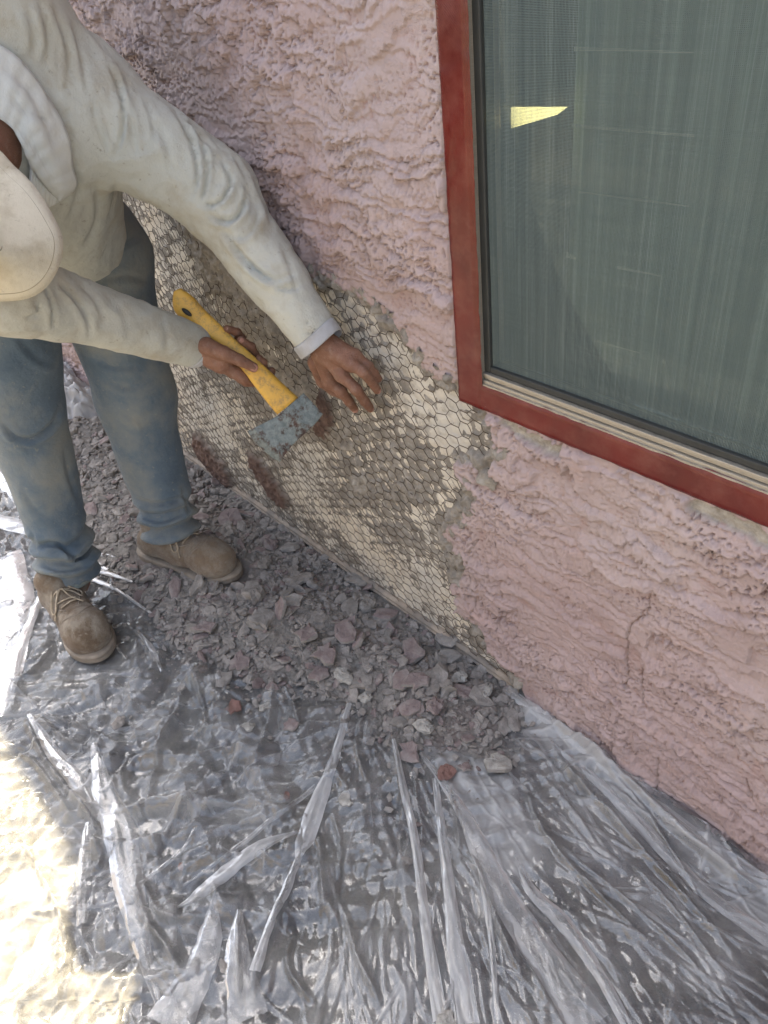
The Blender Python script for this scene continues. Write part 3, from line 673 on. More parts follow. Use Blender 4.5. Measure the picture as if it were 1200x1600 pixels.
# heap stuff: the countless small bits as one object
protos = [flake(1, .62, 300+i, n=6, curl=.03, rings=(1., .5))[:2] for i in range(14)]+[lump(.8, 340+i, n=6, m=4)[:2] for i in range(8)]
protos = [(v, [f for f in fc]) for v, fc in protos]
def scatter_stuff(name, N, seed, smin_, smax_, spread, mats, lo=(-3.9, -.8), hi=(-.55, -.005)):
    r = np.random.default_rng(seed); Vs = []; Fs = []; mi = []; base = 0; cnt = 0
    while cnt < N:
        k = 4000; x = r.uniform(lo[0], hi[0], k); y = r.uniform(lo[1], hi[1], k); s = heap_sd(x, y)
        w = np.where(s < 0, 1., np.exp(-s/spread)*.55); w *= ss(-4.2, -1.2, x)*.8+.2
        ok = (r.uniform(size=k) < w) & (boot_d(x, y) > .05); x, y, s = x[ok], y[ok], s[ok]; hz = heap_h(x, y, s)
        for i in range(len(x)):
            v, fc = protos[r.integers(len(protos))]; q = smin_*(smax_/smin_)**(r.uniform()**2.2)
            Mx = rotm(r.normal(0, .35), r.normal(0, .35), r.uniform(0, 2*PI))
            z = (hz[i]+.002+q*.2) if s[i] < 0 else .010+q*.15
            Vs.append((v*q) @ Mx.T+np.array([x[i], y[i], z])); m_ = 1 if r.uniform() < .13 else 0
            for f in fc: Fs.append([j+base for j in f]); mi.append(m_)
            base += len(v); cnt += 1
            if cnt >= N: break
    o = mk(name, np.vstack(Vs), Fs, mats, smooth=False, mi=mi); return tag(o, kind='stuff')
scatter_stuff('rubble_crumbs', 13000, 11, .0016, .009, .050, [m_rub, m_rubpink])
scatter_stuff('rubble_crumbs', 3000, 12, .006, .016, .014, [m_rub, m_rubpink])

# single fragments, each its own object
frag_grey = [mk('stucco_fragment', *flake(.02, .012+.005*(i % 3), 500+i, n=9+i % 4, curl=.03)[:2], m_rub, smooth=False) for i in range(9)]
frag_pink = []
for i in range(5):
    v, fc, mi = flake(.02, .013, 540+i, n=10+i % 3, curl=.03); frag_pink.append(mk('stucco_fragment', v, fc, [m_rub, m_rubpink], smooth=False, mi=mi))
GRP = 'broken stucco fragments in the heap'
used = set(); r = np.random.default_rng(21); cnt = 0; placed = []
while cnt < 262:
    x = r.uniform(-2.9, -.6); y = r.uniform(-.72, -.03); s = float(heap_sd(np.array([x]), np.array([y]))[0])
    if s > -.02 or float(boot_d(np.array([x]), np.array([y]))[0]) < .065: continue
    q = float(.42+1.0*r.uniform()**2.2)*(1.0 if x > -1.9 else .85)
    if any((x-a_)**2+(y-b_)**2 < (.012*(q+c_))**2 for a_, b_, c_ in placed): continue
    placed.append((x, y, q)); pink = r.uniform() < .24; lst = frag_pink if pink else frag_grey; src = lst[r.integers(len(lst))]
    if src.name in used: o = src.copy(); COL.objects.link(o)
    else: o = src; used.add(src.name)
    o.location = (x, y, float(heap_h(np.array([x]), np.array([y]))[0])+.007+.004*q*r.uniform())
    o.rotation_euler = (r.normal(0, .30), r.normal(0, .30), r.uniform(0, 2*PI)); o.scale = (q, q*r.uniform(.7, 1.1), q*r.uniform(.7, 1.1))
    size = 'small' if q < .72 else 'middling' if q < 1.15 else 'broad'
    bd = boot_d(np.array([x]), np.array([y]))[0]
    place = ('behind the legs' if x < -1.95 else 'close beside the rear boot' if bd < .13 and y > -.45 else 'between the two boots' if x < -1.45 else
             'along the wall foot under the netting' if y > -.13 else 'at the outer rim of the heap by the plastic' if s > -.06 else 'at the right end of the heap' if x > -.95 else 'in the middle of the heap')
    lab = size+(' dusty pink-faced stucco fragment ' if pink else ' jagged grey cement fragment ')+place
    tag(o, lab, 'stucco fragment', size+(' pink' if pink else ' grey')+' fragments '+place); cnt += 1
for o in frag_grey+frag_pink:
    if o.name not in used: bpy.data.objects.remove(o)
special = [  # px, py, size px, kind, label, rotation
    (642, 1022, 30, 'P', 'largest pink-faced stucco slab in the heap, nearest the wall foot'), (654, 1064, 23, 'P', 'pink slab just below the largest pink slab in the heap'),
    (680, 1103, 18, 'L', 'rounded brownish pink lump at the heap front, right of centre'), (508, 1022, 23, 'P', 'thick pink slab with raised lip in the middle of the heap'),
    (480, 990, 24, 'P', 'curled dusty pink plate above the thick pink slab'), (499, 1054, 19, 'P', 'narrow pink block lying below the thick pink slab'),
    (535, 1055, 19, 'W', 'pale cement block beside the narrow pink block'), (718, 1059, 14, 'W', 'round whitish stone beside the wall foot'),
    (364, 1106, 13, 'R', 'brick red chip lying alone on the plastic'), (414, 1106, 10, 'W', 'smooth pale pebble on the plastic beside the brick red chip'),
    (389, 1137, 11, 'W', 'pale speckled pebble on the plastic below the red chip'), (187, 1129, 12, 'G', 'crumbly dark lump on the plastic below the front boot'),
    (541, 1251, 14, 'F', 'pale flat flake alone on the plastic sheet'), (779, 1192, 26, 'F', 'large crumbling grey slab on the plastic near the wall'),
    (697, 1207, 16, 'R', 'rough dark red lump on the plastic at the heap front'), (726, 1200, 12, 'P', 'small mauve block beside the rough dark red lump'),
    (640, 1176, 20, 'P', 'dark pink wedge at the lowest tip of the heap'), (456, 1133, 14, 'P', 'torn pink scrap lying on the plastic'),
    (283, 1355, 5, 'R', 'tiny red crumb on the lower plastic'), (373, 1036, 18, 'P', 'leaf-shaped pale pink flake at the heap edge'),
    (320, 980, 18, 'P', 'pitted round pink lump close to the left edge of the heap'), (391, 926, 22, 'G', 'grey plate just below the toe of the rear boot'),
    (350, 1511, 10, 'G', 'small grey cluster of crumbs low on the plastic'), (448, 1245, 7, 'R', 'small dull red chip on the plastic left of the pale flake'),
    (348, 1063, 17, 'G', 'rounded grey lump where the heap meets the plastic'), (637, 1347, 8, 'G', 'dark gravel bit beside the long white pleat'),
    (425, 1075, 12, 'P', 'knobbly pink nugget at the near heap edge'), (560, 905, 20, 'G', 'broad jagged grey flake close under the netting foot'), (470, 905, 24, 'G', 'long thin grey flake across the back of the heap'),
    (412, 965, 25, 'G', 'wide pale grey plate in the middle left of the heap'), (700, 995, 26, 'G', 'tilted grey shard leaning against the wall foot'), (760, 1080, 13, 'W', 'small pale stone close to the end of the netting'),
    (665, 1135, 17, 'W', 'squarish pale lump near the heap front'), (570, 1090, 13, 'W', 'light grey chip at the top of the tall white pleat'), (695, 1595, 16, 'W', 'pale chip at the bottom end of the wide white pleat')]
for k, (px, py, sz, kd, lab) in enumerate(special):
    P = gp(px, py, .02); sdv = float(heap_sd(np.array([P[0]]), np.array([P[1]]))[0])
    z = float(heap_h(P[:1], P[1:2])[0])+.014 if sdv < -.01 else .016
    P = gp(px, py, z); rad = sz*np.linalg.norm(P-CP)/F*.84
    if kd in 'LW' or (kd == 'R' and sz > 14) or (kd == 'G' and sz < 13):
        v, fc, mi = lump(rad*.9, 700+k, 14, 9, .48); nz = n3(v/rad*2.6+k, 5)
        v = v*(1+.34*nz[:, None]); mats = [{'L': m_rubpink, 'W': m_rubwhite, 'R': m_rubred, 'G': m_rub}[kd]]
    else:
        v, fc, mi = flake(rad*.85, max(.006, rad*.42), 700+k, n=13, curl=.05, elong=1.2, rings=(1., .82, .5))
        v = v+np.stack([.12*rad*n3(v/rad*2.6+k, 1), .12*rad*n3(v/rad*2.6+k, 2), .07*rad*n3(v/rad*2.5+k, 4)], -1)
        mats = {'P': [m_rub, m_rubpink], 'R': [m_rubred, m_rubred], 'G': [m_rub, m_rub], 'F': [m_rub, m_rubwhite]}[kd]
    o = mk('stucco_fragment' if kd != 'W' else 'stone_fragment', v, fc, mats, smooth=False, mi=mi); o.location = P+np.array([0, 0, .002]); o.rotation_euler = (r.normal(0, .14), r.normal(0, .14), r.uniform(0, 6.28))
    tag(o, lab, 'stucco fragment' if kd != 'W' else 'stone')

# ------------------------------------------------------------------ plastic sheeting
FC = gp(600, 1085)[:2]
def pg(pts, z=0.): return [tuple(gp(*p, z)[:2]) for p in pts]
folds = [  # (points, width m, height m)
    ([(40, 1120), (75, 1190), (110, 1240), (150, 1290), (165, 1400)], .010, .018), ([(60, 1125), (120, 1170), (195, 1178)], .007, .012), ([(20, 1130), (90, 1130), (160, 1155), (195, 1172)], .006, .012),
    ([(290, 1055), (285, 1110), (262, 1160), (245, 1220), (205, 1320)], .009, .016), ([(262, 1155), (200, 1190), (195, 1250)], .006, .010), ([(305, 1055), (325, 1130), (320, 1170)], .006, .009),
    ([(430, 1060), (425, 1130), (395, 1225)], .008, .016), ([(440, 1065), (460, 1105), (475, 1160)], .006, .010), ([(385, 1205), (320, 1250), (260, 1300)], .005, .009), ([(210, 1260), (290, 1258), (345, 1258)], .005, .006),
    ([(500, 1300), (505, 1360), (510, 1420), (500, 1450)], .006, .012), ([(520, 1270), (535, 1330), (528, 1400)], .005, .009), ([(215, 1350), (235, 1440), (275, 1500), (300, 1560)], .008, .018),
    ([(220, 1365), (260, 1440), (330, 1440)], .007, .015), ([(380, 1420), (378, 1500), (385, 1600)], .006, .012), ([(470, 1340), (440, 1430), (405, 1530), (390, 1600)], .008, .018), ([(465, 1450), (455, 1520), (500, 1580)], .006, .012),
    ([(540, 1420), (560, 1500), (590, 1560), (600, 1600)], .006, .010), ([(570, 1110), (560, 1180), (585, 1250)], .006, .010), ([(600, 1100), (625, 1210), (632, 1300)], .006, .014), ([(648, 1200), (655, 1270), (665, 1330)], .005, .010),
    ([(700, 1230), (715, 1290), (720, 1350)], .005, .011), ([(735, 1330), (760, 1400), (790, 1480), (830, 1560)], .006, .012), ([(815, 1200), (835, 1280), (880, 1350), (960, 1430), (1050, 1520)], .006, .009), ([(860, 1320), (960, 1400), (1060, 1490), (1140, 1580)], .004, .006),
    ([(840, 1130), (880, 1200), (960, 1290), (1040, 1380), (1120, 1470), (1190, 1560)], .008, .010), ([(830, 1110), (920, 1180), (1020, 1270), (1110, 1350), (1210, 1440)], .008, .012), ([(900, 1160), (1000, 1270), (1060, 1350)], .005, .007),
    ([(930, 1215), (1010, 1290), (1080, 1390), (1100, 1450)], .006, .008), ([(1010, 1270), (1100, 1345), (1200, 1410)], .007, .012), ([(980, 1350), (1060, 1440), (1150, 1560)], .004, .006), ([(0, 1180), (60, 1200), (130, 1300)], .006, .010),
    ([(20, 1440), (80, 1430), (130, 1445)], .006, .010), ([(30, 1300), (70, 1370), (110, 1460), (100, 1560)], .008, .013), ([(0, 1040), (40, 990), (60, 930)], .008, .016), ([(90, 1010), (60, 1050), (20, 1080)], .006, .011), ([(180, 980), (220, 1000), (250, 1050)], .006, .010)]
def crease_z(x, y):
    z = np.zeros_like(x); ml = np.zeros_like(x)
    for pts, w, h in CREASE:
        lo = np.min(pts, 0)-3*w; hi = np.max(pts, 0)+3*w; i0, i1 = np.searchsorted(xs, [lo[0], hi[0]]); j0, j1 = np.searchsorted(ys, [lo[1], hi[1]])
        if i1-i0 < 2 or j1-j0 < 2: continue
        sl_ = (slice(i0, i1), slice(j0, j1)); d, sd_, t = seg_dist(x[sl_], y[sl_], pts); env = np.sqrt(np.clip(4*t*(1-t), 0, 1)); s_w = np.where(sd_ > 0, w*.7, w*1.7)
        b_ = np.maximum(0, 1-d/s_w); z[sl_] += h*env*b_; ml[sl_] = np.maximum(ml[sl_], env*np.minimum(1, b_*1.6)*.15*(h > .0015))  # pale crease lines: doubled film and painted-in glints
    return z, ml
def sheet_z(x, y):
    dx = x-FC[0]; dy = y-FC[1]; rr = np.hypot(dx, dy); th = np.arctan2(dy, dx)
    wx = x+.012*n2(x*6, y*6, 201); wy = y+.012*n2(x*6, y*6, 202)
    p = proj(np.stack([x, y, np.zeros_like(x)], -1)) if False else None
    right = ss(-.75, -.35, x-.35*(y+.4)); left = 1-right
    cr = .0045*ridge(th*9+.3*n2(x*4, y*4, 203), rr*1.6, 2, 204, .4)
    ci = .0022*ridge(wx*5, wy*5, 1, 205, .5)
    rs_ = np.random.default_rng(77)
    for k_ in range(26):
        a_ = rs_.uniform(0, PI); lam = .022*(7**rs_.uniform()); ph = rs_.uniform(0, 9); c_, s_ = math.cos(a_), math.sin(a_)
        uu = (wx*c_+wy*s_)/lam+ph+.16*n2(x*8, y*8, 240+k_); vv = (-x*s_+y*c_)/lam
        mk_ = ss(.02, .42, n2(uu*.30+k_, vv*.16+3*k_, 260+k_))
        ci = ci+.135*lam*mk_*(1-2*np.abs(((uu % 1)-.5)*2))*.62
    sm = .003*ridge(wx*3.2, wy*3.2, 1, 208)+.0022*ridge((x*.75+y*.9)*26+2*n2(x*4, y*4, 209), (x-y)*3, 2, 210)
    z = .010+left*(.5*cr+ci)+right*(sm+.35*ci*ss(.1, .5, n2(x*4, y*4, 211))+.6*cr)
    for pts, w, h in FOLDS:
        lo = np.min(pts, 0)-5*w; hi = np.max(pts, 0)+5*w; m = (x > lo[0]) & (x < hi[0]) & (y > lo[1]) & (y < hi[1])
        if not m.any(): continue
        d, sd_, t = seg_dist(x[m], y[m], pts); env = ss(0, .25, t)*ss(0, .3, 1-t)
        z[m] += 1.15*h*env*np.maximum(0, 1-d/(w*1.25))**1.15+.25*h*env*np.exp(-(d/(2.6*w))**2)
    return z
FOLDS = [(spline(np.array(pg(p)), 5), w, h) for p, w, h in folds]
rf = np.random.default_rng(404); CREASE = []
for k in range(720):
    px0, py0 = rf.uniform(-80, 1230), rf.uniform(930, 1680); c = gp(px0, py0)[:2]
    a_ = math.atan2(c[1]-FC[1], c[0]-FC[0]); lf = px0 < 520
    a_ += rf.normal(0, .75 if lf else .28) if rf.uniform() < (.75 if lf else .9) else rf.uniform(0, PI)
    L_ = rf.uniform(.03, .13) if lf and rf.uniform() < .75 else rf.uniform(.08, .34); q_ = []
    if float(heap_sd(c[:1], c[1:])[0]) < .02: continue
    for t in np.linspace(-.5, .5, 5): q_.append(c+L_*t*np.array([math.cos(a_), math.sin(a_)])); a_ += rf.normal(0, .13)
    w_ = rf.uniform(.0022, .0042) if rf.uniform() < .85 else rf.uniform(.006, .010)
    CREASE.append((np.array(q_), w_, w_*rf.uniform(.35, .85)*rf.choice([1, 1, 1, -.5])))
xs = axis_pts(-3.4, .45, lambda x: .0024 if x > -1.45 else .004 if x > -2.2 else .010); ys = axis_pts(-1.35, -.010, lambda y: .0024)
X, Y = np.meshgrid(xs, ys, indexing='ij'); cz_, cml = crease_z(X, Y); Zp = sheet_z(X, Y)+cz_; s_ = heap_sd(X, Y)
k = ss(.05, -.03, s_); Zp = Zp*(1-k)+.0035*k
k = ss(.10, .045, boot_d(X, Y)); Zp = Zp*(1-.75*k)+.002*k
Zp += .014*ss(-.06, -.012, Y)*ss(-.75, -.55, X)
Zp = np.maximum(Zp, .0015+.001*n2(X*60, Y*60, 3))
milk = .055+.10*ss(.1, .7, fbm(X*3.5, Y*3.5, 4, 221))+.07*ss(-.62, -.95, X)+.05*ss(-.7, -.9, Y)  # the Y term whitens the outer film, painting in the sunlit strip
milk += cml
q = np.array(pg([(700, 1170), (760, 1260), (800, 1330)])); d, _, _ = seg_dist(X, Y, q); milk += .34*ss(.085, .01, d+.02*fbm(X*14, Y*14, 3, 222))
q = np.array(pg([(830, 1120), (960, 1230), (1080, 1330), (1210, 1440)])); d, _, _ = seg_dist(X, Y, q); milk += .22*ss(.055, .01, d+.02*fbm(X*10, Y*10, 3, 223))
q = np.array(pg([(900, 1290), (1000, 1400), (1130, 1540)])); d, _, _ = seg_dist(X, Y, q); milk += .12*ss(.06, .01, d+.02*fbm(X*10, Y*10, 3, 224))
milk += .08*ss(-1.55, -1.75, X)*ss(-.62, -.72, Y)
sheet = mk('plastic_sheet', np.stack([X, Y, Zp], -1).reshape(-1, 3), grid_faces(len(xs), len(ys)), m_plastic, None, dict(milk=milk))
tag(sheet, 'crumpled clear plastic sheeting spread over the ground beneath the rubble', 'plastic sheet')
# pleats: the film folded double and standing up from the sheet
def pleat(pts, wpx, milk_=.5, h=.010, parent=sheet, name='pleat'):
    q = spline(np.array([gp(*p) for p in pts]), 8); n = len(q); t = np.linspace(0, 1, n); w = np.interp(t, np.linspace(0, 1, len(wpx)), wpx)
    T = np.gradient(q, axis=0); T[:, 2] = 0; T /= np.linalg.norm(T, axis=1)[:, None]; Nn = np.stack([-T[:, 1], T[:, 0], 0*t], -1)
    zb = sheet_z(q[:, 0].copy(), q[:, 1].copy()); zb = np.convolve(np.pad(zb, 12, 'edge'), np.ones(25)/25, 'valid')*.75; V = []; K = 9; ml = []; dist = np.linalg.norm(q-CP, axis=1)/F
    sd0 = abs(pts[0][0]*7+pts[0][1])
    for i in range(n):
        ww = w[i]*dist[i]*.5
        for k in range(K):
            a = -1+2*k/(K-1); off = a*ww*(1+.12*float(n2(np.float32(t[i]*9+sd0), np.float32(k))))
            zz = zb[i]+h*(.12+.88*(1-a*a)**.6)*min(1, .3+4*t[i]*(1-t[i]))+.0035*float(ridge(np.float32(a*2.2+sd0), np.float32(t[i]*5), 2, 3))
            V.append(q[i]+Nn[i]*off+np.array([0, 0, zz])); ml.append(milk_*(.75+.5*abs(a))*(.9+.3*float(n2(np.float32(a*1.5+sd0), np.float32(t[i]*14)))))
    Fc = [[i*K+k, i*K+k+1, (i+1)*K+k+1, (i+1)*K+k] for i in range(n-1) for k in range(K-1)]
    return mk(name, V, Fc, m_pleat, parent, dict(milk=np.clip(np.array(ml)*(.72 if max(wpx) > 30 else .88), 0, .85)))
PL = [([(547, 1105), (530, 1170), (515, 1215), (497, 1265), (478, 1320), (468, 1348)], [8, 13, 17, 28, 26, 8], .72), ([(495, 1232), (430, 1282), (365, 1335), (290, 1388)], [10, 8, 7, 3], .42),
      ([(468, 1308), (410, 1330), (355, 1370), (318, 1400), (282, 1425)], [3, 20, 22, 18, 3], .60), ([(474, 1340), (452, 1400), (430, 1450), (405, 1530)], [8, 14, 10, 16], .42),
      ([(617, 1165), (632, 1240), (648, 1310), (660, 1400), (672, 1490), (690, 1600)], [6, 11, 12, 14, 16, 20], .50), ([(680, 1222), (692, 1310), (703, 1400), (714, 1500), (731, 1605)], [8, 14, 17, 24, 32], .58),
      ([(657, 1182), (690, 1225), (724, 1275), (752, 1335), (790, 1410), (850, 1500), (925, 1610)], [5, 12, 20, 30, 36, 44, 50], .42), ([(805, 1340), (830, 1398), (880, 1448), (930, 1520), (980, 1610)], [5, 16, 22, 16, 14], .40),
      ([(748, 1360), (762, 1430), (772, 1520), (778, 1600)], [4, 9, 7, 6], .5), ([(150, 1168), (165, 1240), (190, 1300), (205, 1380), (222, 1470), (250, 1570)], [8, 30, 42, 40, 26, 8], .34),
      ([(48, 1122), (90, 1185), (130, 1235), (162, 1285)], [6, 18, 22, 8], .34), ([(339, 1408), (331, 1470), (310, 1530), (265, 1610)], [4, 34, 42, 66], .40), ([(378, 1430), (376, 1500), (392, 1600)], [8, 34, 50], .26),
      ([(140, 1290), (135, 1360), (132, 1450)], [8, 20, 14], .26), ([(310, 1300), (285, 1340), (205, 1400)], [3, 6, 3], .3), ([(790, 1082), (880, 1150), (980, 1235), (1090, 1318), (1210, 1400)], [14, 22, 18, 20, 24], .45),
      ([(860, 1165), (950, 1245), (1040, 1340), (1110, 1410), (1210, 1480)], [6, 16, 20, 18, 26], .36), ([(0, 880), (20, 960), (12, 1050), (-5, 1130)], [60, 70, 50, 30], .42), ([(70, 935), (40, 1000), (22, 1090)], [12, 24, 8], .4),
      ([(-10, 815), (60, 835), (120, 862), (170, 895)], [26, 24, 18, 6], .7), ([(120, 862), (165, 872), (205, 884)], [8, 6, 2], .8), ([(120, 888), (165, 900), (210, 916)], [9, 8, 3], .85), ([(130, 905), (180, 925), (240, 965)], [7, 6, 3], .6), ([(140, 845), (170, 850), (195, 856)], [5, 5, 2], .8),
      ([(120, 925), (160, 985), (200, 1035)], [3, 6, 3], .2), ([(215, 990), (240, 1020), (254, 1052)], [3, 8, 4], .4), ([(0, 740), (35, 770), (60, 820)], [30, 40, 12], .5)]
for pts, w, ml in PL: pleat(pts, w, ml, .005 if max(w) < 12 else .008)
# second, tightly bunched sheet at the foot of the wall behind the legs
xs = np.linspace(-3.75, -2.45, 170); ys = np.linspace(-.42, -.012, 80); X, Y = np.meshgrid(xs, ys, indexing='ij')
c = gp(105, 640); c2 = gp(112, 615)
d = np.minimum(seg_dist(X, Y, [tuple(gp(60, 575)[:2]), tuple(gp(100, 605)[:2])])[0]/.12, seg_dist(X, Y, [tuple(gp(95, 615)[:2]), tuple(gp(135, 645)[:2])])[0]/.11)+.25*fbm(X*9, Y*9, 3, 231)
Zb = .01+.085*ss(1.1, .1, d)*(.7+.35*ridge(X*13, Y*13, 2, 232))+.012*ridge(X*30, Y*30, 2, 233)-.05*ss(.9, 1.25, d)
kf = (d < 1.25)[:-1, :-1]; Vv, Fq, at = compact(np.stack([X, Y, Zb], -1).reshape(-1, 3), grid_faces(170, 80, kf), dict(milk=.55+0*X))
tag(mk('plastic_bunch', Vv, Fq, m_plastic, None, at), 'whitish bunched end of plastic film against the wall foot behind the legs', 'plastic film')

# ------------------------------------------------------------------ person
person = empty('person', 'bent-over worker in dusty long-sleeved shirt, jeans and cap chipping the wall', 'person')
shL = xp(122, 165, -1.42); elL = xp(333, 298, -1.27); wrL = wp(497, 528, -.068)
shR = np.array([-1.40, -.575, 1.12]); elR = xp(8, 452, -1.30); wrR = xp(303, 541, -1.34)
hipL = np.array([-1.70, -.20, .80]); hipR = np.array([-1.70, -.425, .79])
knL = xp(213, 620, -1.68); knR = xp(33, 640, -1.73); anL = xp(265, 825, -1.62); anR = xp(112, 895, -1.67)
chL = np.array([-1.47, -.275, 1.12]); chR = np.array([-1.47, -.50, 1.09]); wsL = np.array([-1.68, -.255, .90]); wsR = np.array([-1.70, -.42, .89])
nkb = np.array([-1.39, -.385, 1.13]); hd = xp(-140, 335, -1.18)
def build(name, fn, lo, hi, h, m, parent=person, lines=None, post=None, attrs=None):
    V, Q = surfnet(fn, lo, hi, h); N = vnormals(V, Q)
    if lines: V = creases(V, N, [(L[0], L[1]*.72, L[2]*1.15) for L in lines])
    if post: V = post(V, vnormals(V, Q))
    return mk(name, V, Q, m, parent)
def f_shirt(P):
    d = capsule(P, wsL, chL, .125, .125); d = smin(d, capsule(P, wsR, chR, .125, .125), .05)
    d = smin(d, capsule(P, shL, shR, .088, .088), .06)
    d = smin(d, capsule(P, (shL+chL)/2, (shR+chR)/2, .11, .11), .05)
    bell = capsule(P, [-1.62, -.28, .90], [-1.50, -.31, 1.02], .11, .10); d = smin(d, bell, .05)
    d = smin(d, capsule(P, xp(-30, 60, -1.62), xp(10, 30, -1.42), .13, .10), .05)
    e = capsule(P, shL, elL, .100, .070); e = smin(e, capsule(P, elL, wrL, .069, .043), .04)
    d = smin(d, e, .035)
    e = capsule(P, shR, elR, .092, .068); e = smin(e, capsule(P, elR, wrR, .066, .043), .02); d = smin(d, e, .035)
    wn = np.clip(np.minimum(np.linalg.norm(P-wrL, axis=-1), np.linalg.norm(P-wrR, axis=-1))/.12, .15, 1)
    d = d+wn*(.005*n3(P*9, 1)+.0050*np.abs(n3(P*[11, 11, 16], 5))-.0025+.0048*np.abs(n3(P*[30, 30, 42]+.6*n3(P*9, 6)[..., None], 7)))
    for w, el, r0 in ((wrL, elL, .040), (wrR, elR, .036)):     # open sleeve ends
        ax = nrm(w-el); d = np.maximum(d, np.where(np.linalg.norm(P-w, axis=-1) < .12, (P-w) @ ax, -1)); d = np.maximum(d, -capsule(P, w-ax*.03, w+ax*.2, r0-.004, r0))
    d = np.maximum(d, -(P @ nrm([.55, .08, .83])-np.array([-1.62, -.3, .86]) @ nrm([.55, .08, .83])))
    return d
sh_lines = [([(176, 248), (190, 215), (193, 170), (182, 125), (165, 88)], 4, 7), ([(176, 248), (160, 215), (148, 180), (146, 150)], 4, 5), ([(213, 252), (209, 215), (200, 175), (188, 140)], 5, 3.5),
    ([(300, 312), (309, 280), (305, 240), (290, 200), (262, 165)], 4, 7), ([(312, 320), (322, 290), (323, 250), (312, 215)], 4, 6), ([(308, 322), (340, 318), (356, 298), (362, 270)], 4, 7), ([(325, 336), (350, 346), (372, 338), (385, 310)], 5, 9),
    ([(350, 362), (378, 372), (400, 350), (405, 320)], 5, 4), ([(345, 352), (372, 392), (400, 422), (432, 438), (462, 426)], 5, 9), ([(385, 408), (420, 440), (455, 452), (478, 440)], 5, 4), ([(262, 160), (300, 200), (340, 240)], 4, 4),
    ([(390, 265), (412, 310), (428, 360)], 6, 3.5), ([(365, 240), (385, 280), (392, 320)], 5, 3.5), ([(440, 380), (455, 420), (470, 470)], 6, 3), ([(240, 190), (262, 230), (268, 280)], 7, 3), ([(112, 250), (122, 300), (105, 350)], 6, 5),
    ([(150, 285), (152, 345), (128, 392)], 7, 5), ([(178, 275), (180, 310), (165, 350)], 6, 4), ([(60, 0), (76, 55), (70, 108)], 6, 4), ([(85, 12), (106, 75), (108, 135)], 6, 4.5), ([(112, 30), (128, 95), (140, 160)], 5, 3.5), ([(40, 10), (52, 50), (50, 90)], 6, 4),
    ([(98, 95), (102, 140), (110, 195), (126, 235), (158, 250)], 1.4, 2.5), ([(70, 143), (90, 146), (113, 145)], 1.3, 2.0), ([(350, 180), (352, 182)], 1, 0), ([(395, 455), (420, 500), (450, 540)], 4, 3), ([(345, 250), (358, 275), (362, 300)], 3, 4), ([(372, 268), (383, 300), (380, 328)], 3, 4), ([(225, 150), (238, 190), (240, 230)], 4, 3),
    ([(70, 448), (80, 478), (84, 518)], 4, 7), ([(88, 438), (115, 466), (136, 498), (142, 532)], 5, 6), ([(52, 468), (60, 488), (38, 498)], 4, 6), ([(180, 470), (200, 500), (205, 540)], 8, 2.5), ([(250, 495), (262, 520), (260, 555)], 7, 2), ([(120, 440), (150, 470), (165, 505)], 6, 3)]
build('shirt', f_shirt, (-1.98, -.80, .62), (-1.04, .03, 1.50), .0056, m_shirt, lines=sh_lines)
def march(px, py, fn, off=.0, t0=.6, t1=2.4):
    d = ray(px, py); ts = np.arange(t0, t1, .004); P = CP+ts[:, None]*d; v = fn(P)-off; i = np.argmax(v < 0)
    return P[i] if v[i] < 0 else None
def band(c, ax, r, w, th, m, name, parent, flat=(1, 1), up=None, seg=40, tilt=0):
    ax = nrm(ax); u = np.array([0, 0, 1.])-ax[2]*ax; u /= np.linalg.norm(u); v = np.cross(ax, u); V = []
    prof = [(r, -w/2), (r+th*.7, -w/2-.001), (r+th, -w/2+.003), (r+th, w/2-.003), (r+th*.7, w/2), (r, w/2), (r-.002, 0)]
    for i in range(seg):
        a = 2*PI*i/seg; k = 1+.03*math.sin(3*a+c[0]*40)+.02*math.sin(5*a+c[1]*60)
        for rr, z in prof: V.append(c+ax*(z+.003*math.sin(2*a+c[1]*9))+(u*math.cos(a)*flat[0]+v*math.sin(a)*flat[1])*rr*k)
    n = len(prof); Fc = [[i*n+j, ((i+1) % seg)*n+j, ((i+1) % seg)*n+(j+1) % n, i*n+(j+1) % n] for i in range(seg) for j in range(n)]
    return mk(name, V, Fc, m, parent)
shirt = bpy.data.objects['shirt']
band(wrL+nrm(wrL-elL)*.004, wrL-elL, .0436, .024, .0030, m_cuff, 'cuff', shirt)
band(wrR+nrm(wrR-elR)*.000, wrR-elR, .0432, .014, .0022, m_cuff, 'cuff', shirt)
# collar hanging open in front of the neck
def sheet_between(A, B, fn, off0, off1, n=26, m=12, bul=.012):
    A = spline(A, 8); B = spline(B, 8); A = A[np.linspace(0, len(A)-1, n).astype(int)]; B = B[np.linspace(0, len(B)-1, n).astype(int)]; V = []; last = None
    for i in range(n):
        for j in range(m):
            t = j/(m-1); p = A[i]*(1-t)+B[i]*t; o_ = off0*(1-t)+off1*t+bul*math.sin(PI*t); q = march(p[0], p[1], fn, o_)
            if q is None: q = last if last is not None else xp(p[0], p[1], -1.3)
            last = q; V.append(q)
    V = np.array(V).reshape(n, m, 3)
    dd = ((V-CP) @ CW)
    for _ in range(14):
        dd[1:-1, :] = (dd[:-2, :]+dd[2:, :]+2*dd[1:-1, :])/4; dd[:, 1:-1] = (dd[:, :-2]+dd[:, 2:]+2*dd[:, 1:-1])/4
    V = CP+(V-CP)*(dd/((V-CP) @ CW))[..., None]
    return V.reshape(-1, 3), grid_faces(n, m)
